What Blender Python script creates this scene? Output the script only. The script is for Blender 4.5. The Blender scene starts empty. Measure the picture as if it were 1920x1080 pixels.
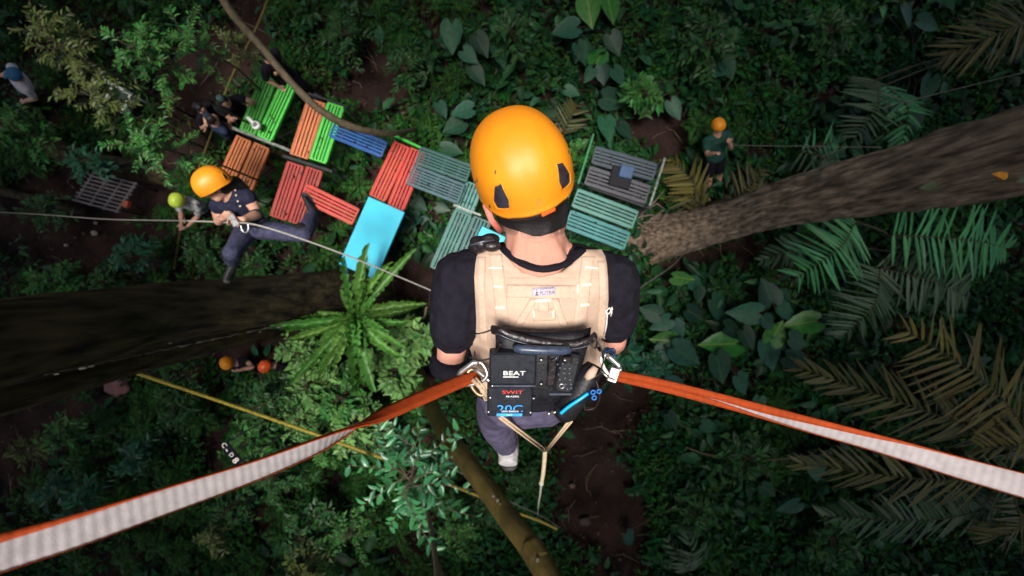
import bpy, math, random
import numpy as np
from mathutils import Vector, Matrix, noise
from mathutils.bvhtree import BVHTree

# ------------------------------------------------------------------ camera, sky, sun, exposure
SC = bpy.context.scene
COL = SC.collection
F, H = 805.0, 9.5                      # focal length in photo pixels, camera height above the forest floor


def P(px, py, d):
    """Point of the place that lies d metres below the camera, under photo pixel (px, py)."""
    return Vector(((px - 960) / F * d, (540 - py) / F * d, H - d))


cam = bpy.data.objects.new('camera', bpy.data.cameras.new('camera'))
COL.objects.link(cam)
cam.location = (0, 0, H)
cam.data.lens = 36.0 * F / 1920.0
cam.data.sensor_width = 36.0
cam.data.clip_start = 0.05
cam.data.clip_end = 300
cam.data.dof.use_dof = True
cam.data.dof.focus_distance = 1.25
cam.data.dof.aperture_fstop = 2.5
SC.camera = cam

W = bpy.data.worlds.new('World')
SC.world = W
W.use_nodes = True
nt = W.node_tree
sky = nt.nodes.new('ShaderNodeTexSky')
sky.sky_type = 'NISHITA'
sky.sun_disc = False
sky.sun_elevation = math.radians(82)
sky.sun_rotation = math.radians(200)
sky.dust_density = 3.0
sky.ozone_density = .4
nt.links.new(sky.outputs[0], nt.nodes['Background'].inputs[0])
nt.nodes['Background'].inputs[1].default_value = 0.05
sun = bpy.data.objects.new('sun', bpy.data.lights.new('sun', 'SUN'))
COL.objects.link(sun)
sun.data.energy = 1.5
sun.data.angle = math.radians(16)
sun.data.color = (1.0, 0.95, 0.88)
_el, _az = math.radians(82), math.radians(200)
_sd = Vector((math.sin(_az) * math.cos(_el), math.cos(_az) * math.cos(_el), math.sin(_el)))
sun.rotation_euler = _sd.to_track_quat('Z', 'Y').to_euler()
sun.location = (0, 0, 40)
SC.view_settings.view_transform = 'Standard'
SC.view_settings.look = 'None'
SC.view_settings.exposure = 2.1
SC.view_settings.gamma = 1.0
SC.view_settings.use_curve_mapping = False
SC.cycles.use_denoising = True
SC.cycles.max_bounces = 6

# ------------------------------------------------------------------ helpers
RN = random.Random(11)
NR = np.random.default_rng(5)
ORG = {}


def lin(r, g, b, k=1.0):
    f = lambda v: (v / 255 / 12.92 if v <= 10 else ((v / 255 + .055) / 1.055) ** 2.4) * k
    return (f(r), f(g), f(b))


def mat(name, col, rough=.6, var=.2, scale=30., bump=0., bscale=None, spec=.4, island=0., objr=0., metal=0., col2=None, stretch=None, emit=None, rib=None):
    m = bpy.data.materials.new(name)
    m.use_nodes = True
    n, l = m.node_tree.nodes, m.node_tree.links
    b = n['Principled BSDF']
    b.inputs['Roughness'].default_value = rough
    b.inputs['Metallic'].default_value = metal
    b.inputs['Specular IOR Level'].default_value = spec
    tc = n.new('ShaderNodeTexCoord')
    src = tc.outputs['Object']
    if stretch:
        mp = n.new('ShaderNodeMapping')
        mp.inputs['Scale'].default_value = stretch
        l.new(src, mp.inputs['Vector'])
        src = mp.outputs[0]
    nz = n.new('ShaderNodeTexNoise')
    nz.inputs['Scale'].default_value = scale
    nz.inputs['Detail'].default_value = 6
    l.new(src, nz.inputs['Vector'])
    mx = n.new('ShaderNodeMix')
    mx.data_type = 'RGBA'
    c2 = col2 if col2 else tuple(c * (1 + var) for c in col)
    c1 = col if col2 else tuple(c * (1 - var) for c in col)
    mx.inputs['A'].default_value = (*c1, 1)
    mx.inputs['B'].default_value = (*c2, 1)
    rp = n.new('ShaderNodeMapRange')
    rp.inputs['From Min'].default_value = .35
    rp.inputs['From Max'].default_value = .65
    l.new(nz.outputs['Fac'], rp.inputs['Value'])
    l.new(rp.outputs[0], mx.inputs['Factor'])
    out = mx.outputs['Result']
    if island or objr:
        if island:
            g = n.new('ShaderNodeNewGeometry')
            rnd = g.outputs['Random Per Island']
        else:
            g = n.new('ShaderNodeObjectInfo')
            rnd = g.outputs['Random']
        k = island or objr
        hs = n.new('ShaderNodeHueSaturation')
        m1 = n.new('ShaderNodeMapRange')
        m1.inputs['To Min'].default_value = 1 - k
        m1.inputs['To Max'].default_value = 1 + k
        m2 = n.new('ShaderNodeMapRange')
        m2.inputs['To Min'].default_value = .5 - .05 * k
        m2.inputs['To Max'].default_value = .5 + .05 * k
        fr = n.new('ShaderNodeMath')
        fr.operation = 'FRACT'
        mu = n.new('ShaderNodeMath')
        mu.operation = 'MULTIPLY'
        mu.inputs[1].default_value = 17.3
        l.new(rnd, mu.inputs[0])
        l.new(mu.outputs[0], fr.inputs[0])
        l.new(rnd, m1.inputs['Value'])
        l.new(fr.outputs[0], m2.inputs['Value'])
        l.new(m1.outputs[0], hs.inputs['Value'])
        l.new(m2.outputs[0], hs.inputs['Hue'])
        l.new(out, hs.inputs['Color'])
        out = hs.outputs[0]
    if rib:                       # a paler midrib along the leaf's own long axis, side veins fading out
        sx = n.new('ShaderNodeSeparateXYZ')
        l.new(tc.outputs['Object'], sx.inputs[0])
        ab = n.new('ShaderNodeMath')
        ab.operation = 'ABSOLUTE'
        l.new(sx.outputs['Y'], ab.inputs[0])
        mr = n.new('ShaderNodeMapRange')
        mr.inputs['From Min'].default_value = .012
        mr.inputs['From Max'].default_value = .03
        mr.inputs['To Min'].default_value = 1
        mr.inputs['To Max'].default_value = 0
        l.new(ab.outputs[0], mr.inputs['Value'])
        m3 = n.new('ShaderNodeMix')
        m3.data_type = 'RGBA'
        m3.inputs['B'].default_value = (*rib, 1)
        l.new(mr.outputs[0], m3.inputs['Factor'])
        l.new(out, m3.inputs['A'])
        out = m3.outputs['Result']
    l.new(out, b.inputs['Base Color'])
    rr = n.new('ShaderNodeMapRange')
    rr.inputs['To Min'].default_value = max(.03, rough - .12)
    rr.inputs['To Max'].default_value = min(1, rough + .12)
    l.new(nz.outputs['Fac'], rr.inputs['Value'])
    l.new(rr.outputs[0], b.inputs['Roughness'])
    if bump:
        nb = n.new('ShaderNodeTexNoise')
        nb.inputs['Scale'].default_value = bscale or scale * 2
        nb.inputs['Detail'].default_value = 8
        l.new(src, nb.inputs['Vector'])
        bp = n.new('ShaderNodeBump')
        bp.inputs['Strength'].default_value = 1.0
        bp.inputs['Distance'].default_value = bump
        l.new(nb.outputs['Fac'], bp.inputs['Height'])
        l.new(bp.outputs[0], b.inputs['Normal'])
    if emit:
        b.inputs['Emission Color'].default_value = (*emit[0], 1)
        b.inputs['Emission Strength'].default_value = emit[1]
    return m


def tag(o, label=None, cat=None, group=None, kind=None):
    if label: o['label'] = label
    if cat: o['category'] = cat
    if group: o['group'] = group
    if kind: o['kind'] = kind
    return o


def place(o, parent):
    COL.objects.link(o)
    if parent is not None:
        o.parent = parent
        ORG[o.name] = ORG[parent.name]
    return o


def empty(name, loc, label, cat, group=None):
    o = bpy.data.objects.new(name, None)
    o.empty_display_size = .1
    COL.objects.link(o)
    o.location = loc
    ORG[o.name] = Vector(loc)
    return tag(o, label, cat, group)


def frame(t, ref=None):
    t = t.normalized()
    r = ref if ref is not None else (Vector((0, 0, 1)) if abs(t.z) < .9 else Vector((1, 0, 0)))
    a = r - t * r.dot(t)
    if a.length < 1e-5:
        a = t.orthogonal()
    a.normalize()
    return a, t.cross(a).normalized()


class MB:
    """Collects shapes in world coordinates and links them as ONE mesh object."""

    def __init__(s):
        s.v, s.f, s.m = [], [], []

    def add(s, vs, fs, m=0):
        o = len(s.v)
        s.v += [tuple(v) for v in vs]
        s.f += [tuple(i + o for i in f) for f in fs]
        s.m += [m] * len(fs)
        return s

    def box(s, c, ax, ay, az, m=0, bev=0.0):
        c, ax, ay, az = map(Vector, (c, ax, ay, az))
        if bev <= 0:
            vs = [c + ax * i + ay * j + az * k for k in (-1, 1) for j in (-1, 1) for i in (-1, 1)]
            return s.add(vs, [(0, 2, 3, 1), (4, 5, 7, 6), (0, 1, 5, 4), (2, 6, 7, 3), (0, 4, 6, 2), (1, 3, 7, 5)], m)
        L = [ax.length, ay.length, az.length]
        k = [max(0, 1 - bev / x) for x in L]
        rings = []
        for zz, sh in ((-1, 1), (-k[2], 0), (k[2], 0), (1, 1)):
            q = []
            ex, ey = (k[0], k[1]) if sh else (1, 1)
            kx, ky = (max(0, 1 - 2 * bev / L[0]), max(0, 1 - 2 * bev / L[1])) if sh else (k[0], k[1])
            for (i, j) in ((ex, ky), (kx, ey), (-kx, ey), (-ex, ky), (-ex, -ky), (-kx, -ey), (kx, -ey), (ex, -ky)):
                q.append(c + ax * i + ay * j + az * zz)
            rings.append(q)
        vs = [p for r in rings for p in r]
        fs = [tuple(range(7, -1, -1)), tuple(range(24, 32))]
        for r in range(3):
            for i in range(8):
                a, b = r * 8 + i, r * 8 + (i + 1) % 8
                fs.append((a, b, b + 8, a + 8))
        return s.add(vs, fs, m)

    def tube(s, pts, rad, n=8, m=0, ref=None, cap=True, closed=False):
        pts = [Vector(p) for p in pts]
        k = len(pts)
        if not isinstance(rad, (list, tuple)) or (len(rad) == 2 and k != 2 and not isinstance(rad[0], (list, tuple))):
            rad = [rad] * k
        vs, fs, pa = [], [], None
        for i, p in enumerate(pts):
            if closed:
                t = pts[(i + 1) % k] - pts[i - 1]
            else:
                t = pts[min(i + 1, k - 1)] - pts[max(i - 1, 0)]
            a, b = frame(t, ref if ref is not None else pa)
            pa = a
            r = rad[i]
            ra, rb = (r if isinstance(r, (list, tuple)) else (r, r))
            for j in range(n):
                w = 2 * math.pi * j / n
                vs.append(p + a * math.cos(w) * ra + b * math.sin(w) * rb)
        for i in range(k if closed else k - 1):
            for j in range(n):
                a0, b0 = i * n + j, i * n + (j + 1) % n
                i2 = (i + 1) % k
                fs.append((a0, b0, i2 * n + (j + 1) % n, i2 * n + j))
        if cap and not closed:
            fs.append(tuple(range(n - 1, -1, -1)))
            fs.append(tuple(range((k - 1) * n, k * n)))
        return s.add(vs, fs, m)

    def ball(s, c, ax, ay, az, n=12, m=0):
        c, ax, ay, az = map(Vector, (c, ax, ay, az))
        h = n // 2
        vs, fs = [c + az], []
        for i in range(1, h):
            p = math.pi * i / h
            for j in range(n):
                w = 2 * math.pi * j / n
                vs.append(c + az * math.cos(p) + (ax * math.cos(w) + ay * math.sin(w)) * math.sin(p))
        vs.append(c - az)
        for j in range(n):
            fs.append((0, 1 + j, 1 + (j + 1) % n))
            e = 1 + (h - 2) * n
            fs.append((e + (j + 1) % n, e + j, len(vs) - 1))
        for i in range(h - 2):
            for j in range(n):
                a, b = 1 + i * n + j, 1 + i * n + (j + 1) % n
                fs.append((a, a + n, b + n, b))
        return s.add(vs, fs, m)

    def obj(s, name, mats, parent=None, smooth=True, org=None):
        me = bpy.data.meshes.new(name)
        o = bpy.data.objects.new(name, me)
        place(o, parent)
        if parent is None:
            ORG[o.name] = Vector(org) if org is not None else Vector((0, 0, 0))
            o.location = ORG[o.name]
        c = ORG[o.name]
        me.from_pydata([(v[0] - c.x, v[1] - c.y, v[2] - c.z) for v in s.v], [], s.f)
        for m in (mats if isinstance(mats, (list, tuple)) else [mats]):
            me.materials.append(m)
        if any(s.m):
            me.polygons.foreach_set('material_index', s.m)
        if smooth:
            me.polygons.foreach_set('use_smooth', [True] * len(s.f))
        me.update()
        return o


def blob(mb, name, m, parent, vox, smooth=3, bvh=False):
    """Fuses the overlapping shapes of mb into one continuous surface (voxel union, then smoothed)."""
    me = bpy.data.meshes.new(name)
    me.from_pydata(mb.v, [], mb.f)
    t = bpy.data.objects.new('tmp_' + name, me)
    COL.objects.link(t)
    r = t.modifiers.new('r', 'REMESH')
    r.mode = 'VOXEL'
    r.voxel_size = vox
    r.use_smooth_shade = True
    sm = t.modifiers.new('s', 'SMOOTH')
    sm.factor = .5
    sm.iterations = smooth
    dg = bpy.context.evaluated_depsgraph_get()
    e = t.evaluated_get(dg)
    out = bpy.data.meshes.new_from_object(e)
    bpy.data.objects.remove(t)
    bpy.data.meshes.remove(me)
    out.name = name
    tree = None
    if bvh:
        tree = BVHTree.FromPolygons([v.co.copy() for v in out.vertices], [tuple(p.vertices) for p in out.polygons])
    o = bpy.data.objects.new(name, out)
    place(o, parent)
    out.transform(Matrix.Translation(-ORG[o.name]))
    out.materials.clear()
    out.materials.append(m)
    return (o, tree) if bvh else o


def inst(name, me, M, parent):
    """A copy that shares mesh data, at world matrix M, under a part or thing whose own transform is a pure translation chain."""
    o = bpy.data.objects.new(name, me)
    COL.objects.link(o)
    o.parent = parent
    o.matrix_basis = Matrix.Translation(-ORG[parent.name]) @ M
    ORG[o.name] = ORG[parent.name]
    return o


def axes(loc, x, y, z):
    return Matrix(((x[0], y[0], z[0], loc[0]), (x[1], y[1], z[1], loc[1]), (x[2], y[2], z[2], loc[2]), (0, 0, 0, 1)))


def text(name, body, M, size, m, parent, ext=.0004, sx=1.0):
    cu = bpy.data.curves.new(name, 'FONT')
    cu.body = body
    cu.size = size
    cu.extrude = ext
    cu.align_x = 'CENTER'
    cu.align_y = 'CENTER'
    cu.materials.append(m)
    cu.resolution_u = 3
    o = bpy.data.objects.new(name, cu)
    COL.objects.link(o)
    o.parent = parent
    o.matrix_basis = Matrix.Translation(-ORG[parent.name]) @ M @ Matrix.Diagonal((sx, 1, 1, 1))
    ORG[o.name] = ORG[parent.name]
    return o


def spline(pts, n):
    """Catmull-Rom through tuples of numbers."""
    a = [np.array(p, float) for p in pts]
    a = [2 * a[0] - a[1]] + a + [2 * a[-1] - a[-2]]
    out = []
    for i in range(1, len(a) - 2):
        for j in range(n):
            t = j / n
            p0, p1, p2, p3 = a[i - 1:i + 3]
            out.append(.5 * (2 * p1 + (p2 - p0) * t + (2 * p0 - 5 * p1 + 4 * p2 - p3) * t * t + (3 * p1 - p0 - 3 * p2 + p3) * t ** 3))
    out.append(a[-2])
    return out


def leaf_mesh(c, d, nrm, L, Wd, full=False, cup=.25):
    """c,d,nrm: N x 3 arrays; L,Wd: N. Returns verts, faces of N folded leaves."""
    d = d / np.linalg.norm(d, axis=1, keepdims=True)
    nrm = nrm - d * (nrm * d).sum(1, keepdims=True)
    nrm = nrm / (np.linalg.norm(nrm, axis=1, keepdims=True) + 1e-9)
    s = np.cross(nrm, d)
    if full:
        T = [(0, 0, 0), (.3, .47, cup), (.33, 0, -.02), (.3, -.47, cup), (.7, .36, cup * .7), (.72, 0, -.05), (.7, -.36, cup * .7), (1, 0, -.22)]
        Fc = [(0, 2, 1), (0, 3, 2), (1, 2, 5, 4), (2, 3, 6, 5), (4, 5, 7), (5, 6, 7)]
    else:
        T = [(0, 0, 0), (.42, .5, cup), (1, 0, -.15), (.42, -.5, cup)]
        Fc = [(0, 2, 1), (0, 3, 2)]
    V = np.stack([c + d * (u * L)[:, None] + s * (v * Wd)[:, None] + nrm * (w * Wd)[:, None] for u, v, w in T], 1)
    k = len(T)
    base = np.arange(len(c))[:, None] * k
    faces = [tuple(r) for f in Fc for r in (base + np.array(f)[None, :])]
    return V.reshape(-1, 3), faces


def cloud(name, c, d, nrm, L, Wd, m, parent, full=False, org=None, cup=.25):
    v, f = leaf_mesh(c, d, nrm, L, Wd, full, cup)
    me = bpy.data.meshes.new(name)
    o = bpy.data.objects.new(name, me)
    place(o, parent)
    if parent is None:
        ORG[o.name] = Vector(org or (0, 0, 0))
    g = ORG[o.name]
    me.from_pydata((v - np.array(g)).tolist(), [], f)
    me.materials.append(m)
    if full:
        me.polygons.foreach_set('use_smooth', [True] * len(f))
    me.update()
    return o

# ------------------------------------------------------------------ materials
def leafmat(name, c, k=.35, rough=.5, rib=None, objr=False, spec=.35):
    return mat(name, c, rough, var=.25, scale=6, spec=spec, island=0 if objr else k, objr=k if objr else 0, rib=rib)


SOIL = mat('soil', (.016, .010, .008), .95, scale=1.6, col2=(.046, .027, .023), bump=.03, bscale=14, spec=.1)
COVER_A = leafmat('cover_leaf', (.015, .066, .010), .65, spec=.12)
COVER_B = leafmat('cover_leaf_blue', (.010, .057, .016), .6, spec=.15)
COVER_C = leafmat('cover_leaf_olive', (.03, .052, .010), .5, spec=.2)
LITTER = mat('dry_leaf', (.075, .052, .04), .8, island=.8, spec=.1)
SHRUB_D = leafmat('shrub_dark', (.018, .078, .016), .55)
SHRUB_G = leafmat('shrub_green', (.034, .135, .024), .5)
SHRUB_Y = leafmat('shrub_olive', (.068, .095, .02), .45)
SHRUB_B = leafmat('shrub_bright', (.05, .22, .085), .45, rough=.28, objr=True, spec=.6)
SHRUB_T = leafmat('shrub_teal', (.018, .095, .05), .45)
HEART = leafmat('heart_leaf', (.013, .062, .036), .5, rough=.5, spec=.3, rib=(.03, .085, .035), objr=True)
HEART_L = leafmat('heart_leaf_light', (.028, .13, .02), .25, rough=.4, rib=(.16, .24, .05), objr=True)
PALM_G = leafmat('palm_green', (.034, .165, .062), .35, objr=True)
PALM_D = leafmat('palm_dull', (.034, .07, .034), .35, objr=True)
PALM_O = leafmat('palm_olive', (.062, .06, .016), .35, objr=True)
PALM_Y = leafmat('palm_yellow', (.10, .085, .018), .3, objr=True)
FERN = leafmat('fern_frond', (.075, .19, .035), .4, rough=.4, rib=(.075, .17, .04), objr=True)
FERN_P = leafmat('fern_pinnate', (.11, .24, .065), .4)
STEM = mat('stem_bark', (.05, .04, .022), .8, scale=20, bump=.004)
STEM_P = mat('stem_pale', (.17, .12, .08), .75, scale=20, bump=.004)
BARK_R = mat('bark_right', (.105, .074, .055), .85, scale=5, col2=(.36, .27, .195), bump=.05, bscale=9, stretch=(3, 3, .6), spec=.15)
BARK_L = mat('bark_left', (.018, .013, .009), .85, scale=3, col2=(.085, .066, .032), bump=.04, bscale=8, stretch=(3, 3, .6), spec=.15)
BARK_M = mat('bark_mossy', (.085, .06, .016), .7, scale=4, col2=(.16, .115, .03), bump=.008, bscale=25, spec=.3)
LICHEN_LIT = mat('lichen_lit_edge', (.15, .13, .105), .9, scale=40, var=.4)  # also the pale colour of the painted lit ridge on the left trunk
VINE = mat('vine_bark', (.07, .055, .032), .7, scale=12, col2=(.13, .1, .06), bump=.006, spec=.3)

# ------------------------------------------------------------------ forest floor
BARE = [(365, 180, 65, 150, .25), (190, 370, 220, 70, -.1), (150, 440, 180, 60, .1), (70, 800, 90, 120, .2), (1115, 915, 78, 180, -.28), (1230, 240, 75, 60, .3),
        (480, 650, 110, 30, -.1), (780, 520, 110, 60, 0), (1330, 480, 120, 22, -.2), (720, 150, 70, 60, .4),
        (465, 90, 45, 90, .3), (880, 690, 90, 50, 0), (1150, 760, 80, 60, 0), (330, 640, 200, 30, -.2)]


def bare(px, py):
    """1 on trodden soil, 0 under ground cover."""
    r = 0
    for x, y, a, b, t in BARE:
        c, s = math.cos(t), math.sin(t)
        u, v = ((px - x) * c + (py - y) * s) / a, (-(px - x) * s + (py - y) * c) / b
        r = max(r, 1.25 - (u * u + v * v) ** .5)
    r += .35 * noise.noise((px * .012, py * .012, 3))
    return min(1, max(0, r * 2.2))


def build_ground():
    n, S = 150, 15.0
    vs, fs = [], []
    for j in range(n + 1):
        for i in range(n + 1):
            x, y = (i / n * 2 - 1) * S, (j / n * 2 - 1) * S
            if i in (0, n): x *= 5
            if j in (0, n): y *= 5
            z = .07 * noise.noise((x * .6, y * .6, 0)) + .03 * noise.noise((x * 2.5, y * 2.5, 4))
            vs.append((x, y, z - .03))
    for j in range(n):
        for i in range(n):
            a = j * (n + 1) + i
            fs.append((a, a + 1, a + n + 2, a + n + 1))
    tag(MB().add(vs, fs).obj('ground', SOIL), kind='structure')


build_ground()


def cover(name, m, count, leaf, lo, hi, seed, region, label, petals=7):
    r = np.random.default_rng(seed)
    C, D, N, Ls, Ws = [], [], [], [], []
    k = 0
    tries = 0
    while k < count and tries < count * 30:
        tries += 1
        px, py = r.uniform(-90, 2010), r.uniform(-90, 1170)
        w = region(px, py) * (1 - bare(px, py))
        if r.random() > w:
            continue
        k += 1
        hn = noise.noise((px * .011, py * .011, seed)) * .5 + .5
        g = P(px, py, H)
        h = lo + (hi - lo) * hn * r.uniform(.5, 1.1)
        sz = leaf * (.6 + .9 * (noise.noise((px * .006, py * .006, seed + 9)) * .5 + .5)) * r.uniform(.7, 1.25)
        a0 = r.uniform(0, 6.28)
        tilt = r.normal(0, .35, 2)
        for q in range(petals):
            a = a0 + q * 2.4 + r.normal(0, .25)
            e = r.uniform(-.35, .55)
            C.append((g.x + math.cos(a) * sz * .3 + r.normal(0, .02), g.y + math.sin(a) * sz * .3, h + q * .012))
            D.append((math.cos(a) * math.cos(e), math.sin(a) * math.cos(e), math.sin(e)))
            N.append((tilt[0] + r.normal(0, .25), tilt[1] + r.normal(0, .25), 1))
            Ls.append(sz * r.uniform(.7, 1.2))
            Ws.append(sz * r.uniform(.4, .62))
    o = cloud(name, np.array(C), np.array(D), np.array(N), np.array(Ls), np.array(Ws), m, None)
    return tag(o, label, kind='stuff')


_sm = lambda v, a, b: min(1, max(0, (v - a) / (b - a)))
cover('ground_cover', COVER_A, 5200, .135, .04, .5, 1, lambda x, y: .45 + .5 * _sm(y, 650, 800), 'low dark green ground plants')
cover('creeper_cover', COVER_B, 3600, .21, .05, .55, 2, lambda x, y: .15 + .8 * _sm(x, 820, 1000), 'broad blue-green creeper leaves', 6)
cover('weed_cover', COVER_C, 1800, .11, .03, .3, 3, lambda x, y: .25 + .5 * _sm(900 - x, 0, 300) * _sm(420 - y, 0, 100), 'thin olive weeds')


def rosettes(name, m, count, leaf, wid, petals, seed, region, label, pinnate=0):
    r = np.random.default_rng(seed)
    C, D, N, Ls, Ws = [], [], [], [], []
    k = tries = 0
    while k < count and tries < count * 40:
        tries += 1
        px, py = r.uniform(-60, 1980), r.uniform(-60, 1140)
        if r.random() > region(px, py) * (1 - bare(px, py)) * (.35 + 1.1 * max(0, noise.noise((px * .008, py * .008, seed)))):
            continue
        k += 1
        g = P(px, py, H)
        h = r.uniform(.15, .55)
        sz = leaf * r.uniform(.55, 1.25)
        a0 = r.uniform(0, 6.28)
        for q in range(petals):
            a = a0 + q * 6.283 / petals + r.normal(0, .3)
            e = r.uniform(-.1, .55)
            d = np.array((math.cos(a) * math.cos(e), math.sin(a) * math.cos(e), math.sin(e)))
            st = np.array((g.x, g.y, h))
            if not pinnate:
                C.append(st + d * sz * r.uniform(.25, .7))
                D.append(d + (0, 0, -.5))
                N.append((r.normal(0, .3), r.normal(0, .3), 1))
                Ls.append(sz * r.uniform(.7, 1.15))
                Ws.append(Ls[-1] * wid * r.uniform(.8, 1.15))
            else:
                sd = np.array((-math.sin(a), math.cos(a), 0))
                for i in range(pinnate):
                    t = (i + .5) / pinnate
                    p = st + d * sz * t + np.array((0, 0, -.35 * sz * t * t))
                    for sg in (-1, 1):
                        C.append(p)
                        D.append(sd * sg + d * .5 + (0, 0, -.25))
                        N.append((r.normal(0, .2), r.normal(0, .2), 1))
                        Ls.append(sz * .34 * (math.sin(math.pi * (t * .8 + .18))) * r.uniform(.85, 1.1))
                        Ws.append(max(.012, sz * .9 / pinnate))
    o = cloud(name, np.array(C), np.array(D), np.array(N), np.array(Ls), np.array(Ws), m, None, full=not pinnate)
    return tag(o, label, kind='stuff')


BROAD = leafmat('broad_leaf', (.012, .055, .018), .65, spec=.25)
FERNC = leafmat('fern_cover', (.022, .075, .014), .5, spec=.12)
rosettes('broad_leaf_cover', BROAD, 520, .34, .5, 5, 51, lambda x, y: .25 + .75 * _sm(x, 750, 1000), 'broad dark leaves among the ground plants')
rosettes('fern_cover', FERNC, 420, .42, .3, 7, 52, lambda x, y: .2 + .8 * _sm(900 - x, 0, 150), 'low ferns among the ground plants', 9)


def litter():
    r = np.random.default_rng(8)
    C, D, N, L = [], [], [], []
    while len(C) < 1500:
        px, py = r.uniform(-60, 1980), r.uniform(-60, 1140)
        if r.random() > .12 + .88 * bare(px, py) * (.3 + .7 * (noise.noise((px * .01, py * .01, 5)) > -.05)):
            continue
        g = P(px, py, H)
        a = r.uniform(0, 6.28)
        C.append((g.x, g.y, .03 + r.uniform(0, .05)))
        D.append((math.cos(a), math.sin(a), r.normal(0, .15)))
        N.append((r.normal(0, .3), r.normal(0, .3), 1))
        L.append(r.uniform(.03, .1))
    L = np.array(L)
    tag(cloud('fallen_leaves', np.array(C), np.array(D), np.array(N), L, L * .5, LITTER, None, full=True), 'dry brown leaf litter on the bare soil', kind='stuff')


litter()


def twigs():
    mb = MB()
    r = random.Random(21)
    n = 0
    while n < 170:
        px, py = r.uniform(-40, 1960), r.uniform(-40, 1120)
        if r.random() > .15 + .85 * bare(px, py):
            continue
        n += 1
        g = P(px, py, H)
        a, l = r.uniform(0, 6.28), r.uniform(.1, .45)
        d = Vector((math.cos(a), math.sin(a), 0)) * l
        c = Vector((g.x, g.y, .05))
        mb.tube([c - d, c + Vector((r.gauss(0, .05), r.gauss(0, .05), .03)), c + d * .6, c + d + Vector((0, 0, r.uniform(-.03, .06)))], [.010, .009, .007, .003], 5)
    tag(mb.obj('fallen_twigs', STEM_P), 'thin pale twigs lying on the soil', kind='stuff')


twigs()

# ------------------------------------------------------------------ trees


def trunk_mesh(path, n_len, n_round, ridge, amp, seed, flare=0):
    """path: tuples (x,y,z,r) from base upwards; deeply ridged bark as real relief."""
    pts = spline(path, max(2, n_len // (len(path) - 1)))
    mb = MB()
    vs, fs = [], []
    k = len(pts)
    dist = 0
    for i, p in enumerate(pts):
        c = Vector(p[:3])
        t = Vector(pts[min(i + 1, k - 1)][:3]) - Vector(pts[max(i - 1, 0)][:3])
        if i: dist += (c - Vector(pts[i - 1][:3])).length
        a, b = frame(t, Vector((1, 0, 0)))
        for j in range(n_round):
            w = 2 * math.pi * j / n_round
            x, y = math.cos(w), math.sin(w)
            q = Vector((x * ridge, y * ridge, dist * .9 + seed))
            r1 = 1 - abs(noise.noise(q)) * 2
            r2 = 1 - abs(noise.noise(Vector((x * ridge * 2.3, y * ridge * 2.3, dist * 2.4 + seed + 7)))) * 2
            r3 = noise.noise(Vector((x * 1.2, y * 1.2, dist * .35 + seed)))
            r = p[3] * (1 + .11 * r3) + amp * (r1 + .5 * r2 - .6)
            if flare:
                r += flare * p[3] * max(0, math.cos(w * 5 + seed)) * math.exp(-dist * 1.4)
            vs.append(c + (a * x + b * y) * r)
    for i in range(k - 1):
        for j in range(n_round):
            u, v = i * n_round + j, i * n_round + (j + 1) % n_round
            fs.append((u, v, v + n_round, u + n_round))
    fs.append(tuple(range((k - 1) * n_round, k * n_round)))
    return mb.add(vs, fs)


TOPS = []


def shade_canopy(n=108000, R=44.0, seed=77):
    """Unseen leaf layer added overhead for shade; gaps let light onto climber, benches, foliage."""
    r = np.random.default_rng(seed)
    per = {i: [] for i in range(len(TOPS))}
    k = 0
    while k < n:
        a = r.uniform(0, 6.2832)
        q = 18 * r.random() ** .40 if k < 62000 else math.sqrt(18 ** 2 + (R * R - 18 ** 2) * r.random())
        x, y, z = q * math.cos(a), q * math.sin(a), 12.6 + 3.4 * r.random()
        ax = Vector((.05, -.1, 8.4)) + _sd * ((z - 8.4) / _sd.z)
        g = math.hypot(x - ax.x, y - ax.y)
        if g < 2.0 + .9 * noise.noise((x * .7, y * .7, 1)):
            continue
        ax = Vector((-2.9, 1.5, 1.3)) + _sd * ((z - 1.3) / _sd.z)
        if math.hypot(x - ax.x, y - ax.y) < 2.1 + .9 * noise.noise((x * .6, y * .6, 8)):
            continue
        ax = Vector((-3.0, -2.9, 1.2)) + _sd * ((z - 1.2) / _sd.z)
        if math.hypot(x - ax.x, y - ax.y) < 1.7 + .8 * noise.noise((x * .6, y * .6, 18)):
            continue
        ax = Vector((-6.1, 3.2, 2.5)) + _sd * ((z - 2.5) / _sd.z)
        if math.hypot(x - ax.x, y - ax.y) < 1.2 + .8 * noise.noise((x * .6, y * .6, 38)):
            continue
        ax = Vector((2.2, 2.6, .5)) + _sd * ((z - .5) / _sd.z)
        if math.hypot(x - ax.x, y - ax.y) < .7 + .7 * noise.noise((x * .6, y * .6, 28)):
            continue
        if noise.noise((x * .55, y * .55, z * .3)) < -.42:
            continue
        k += 1
        i = min(range(len(TOPS)), key=lambda j: (TOPS[j][1].x - x) ** 2 + (TOPS[j][1].y - y) ** 2)
        per[i].append((x, y, z))
    for i, pts in per.items():
        if len(pts) < 3: continue
        C = np.array(pts)
        m = len(C)
        S_ = np.where(np.hypot(C[:, 0], C[:, 1]) > 18, 2.1, 1.0)
        cloud('shade_crown', C, r.normal(0, 1, C.shape) * (1, 1, .4), r.normal(0, .45, C.shape) + (0, 0, 1), r.uniform(.35, .6, m) * S_, r.uniform(.2, .3, m) * S_, COVER_A, TOPS[i][0])  # out-of-view leaves above the camera, added to shade the ground


def V4(px, py, d, r):
    p = P(px, py, d)
    return (p.x, p.y, p.z, r)


def base_of(v4):
    return (v4[0], v4[1], 0)


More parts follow.
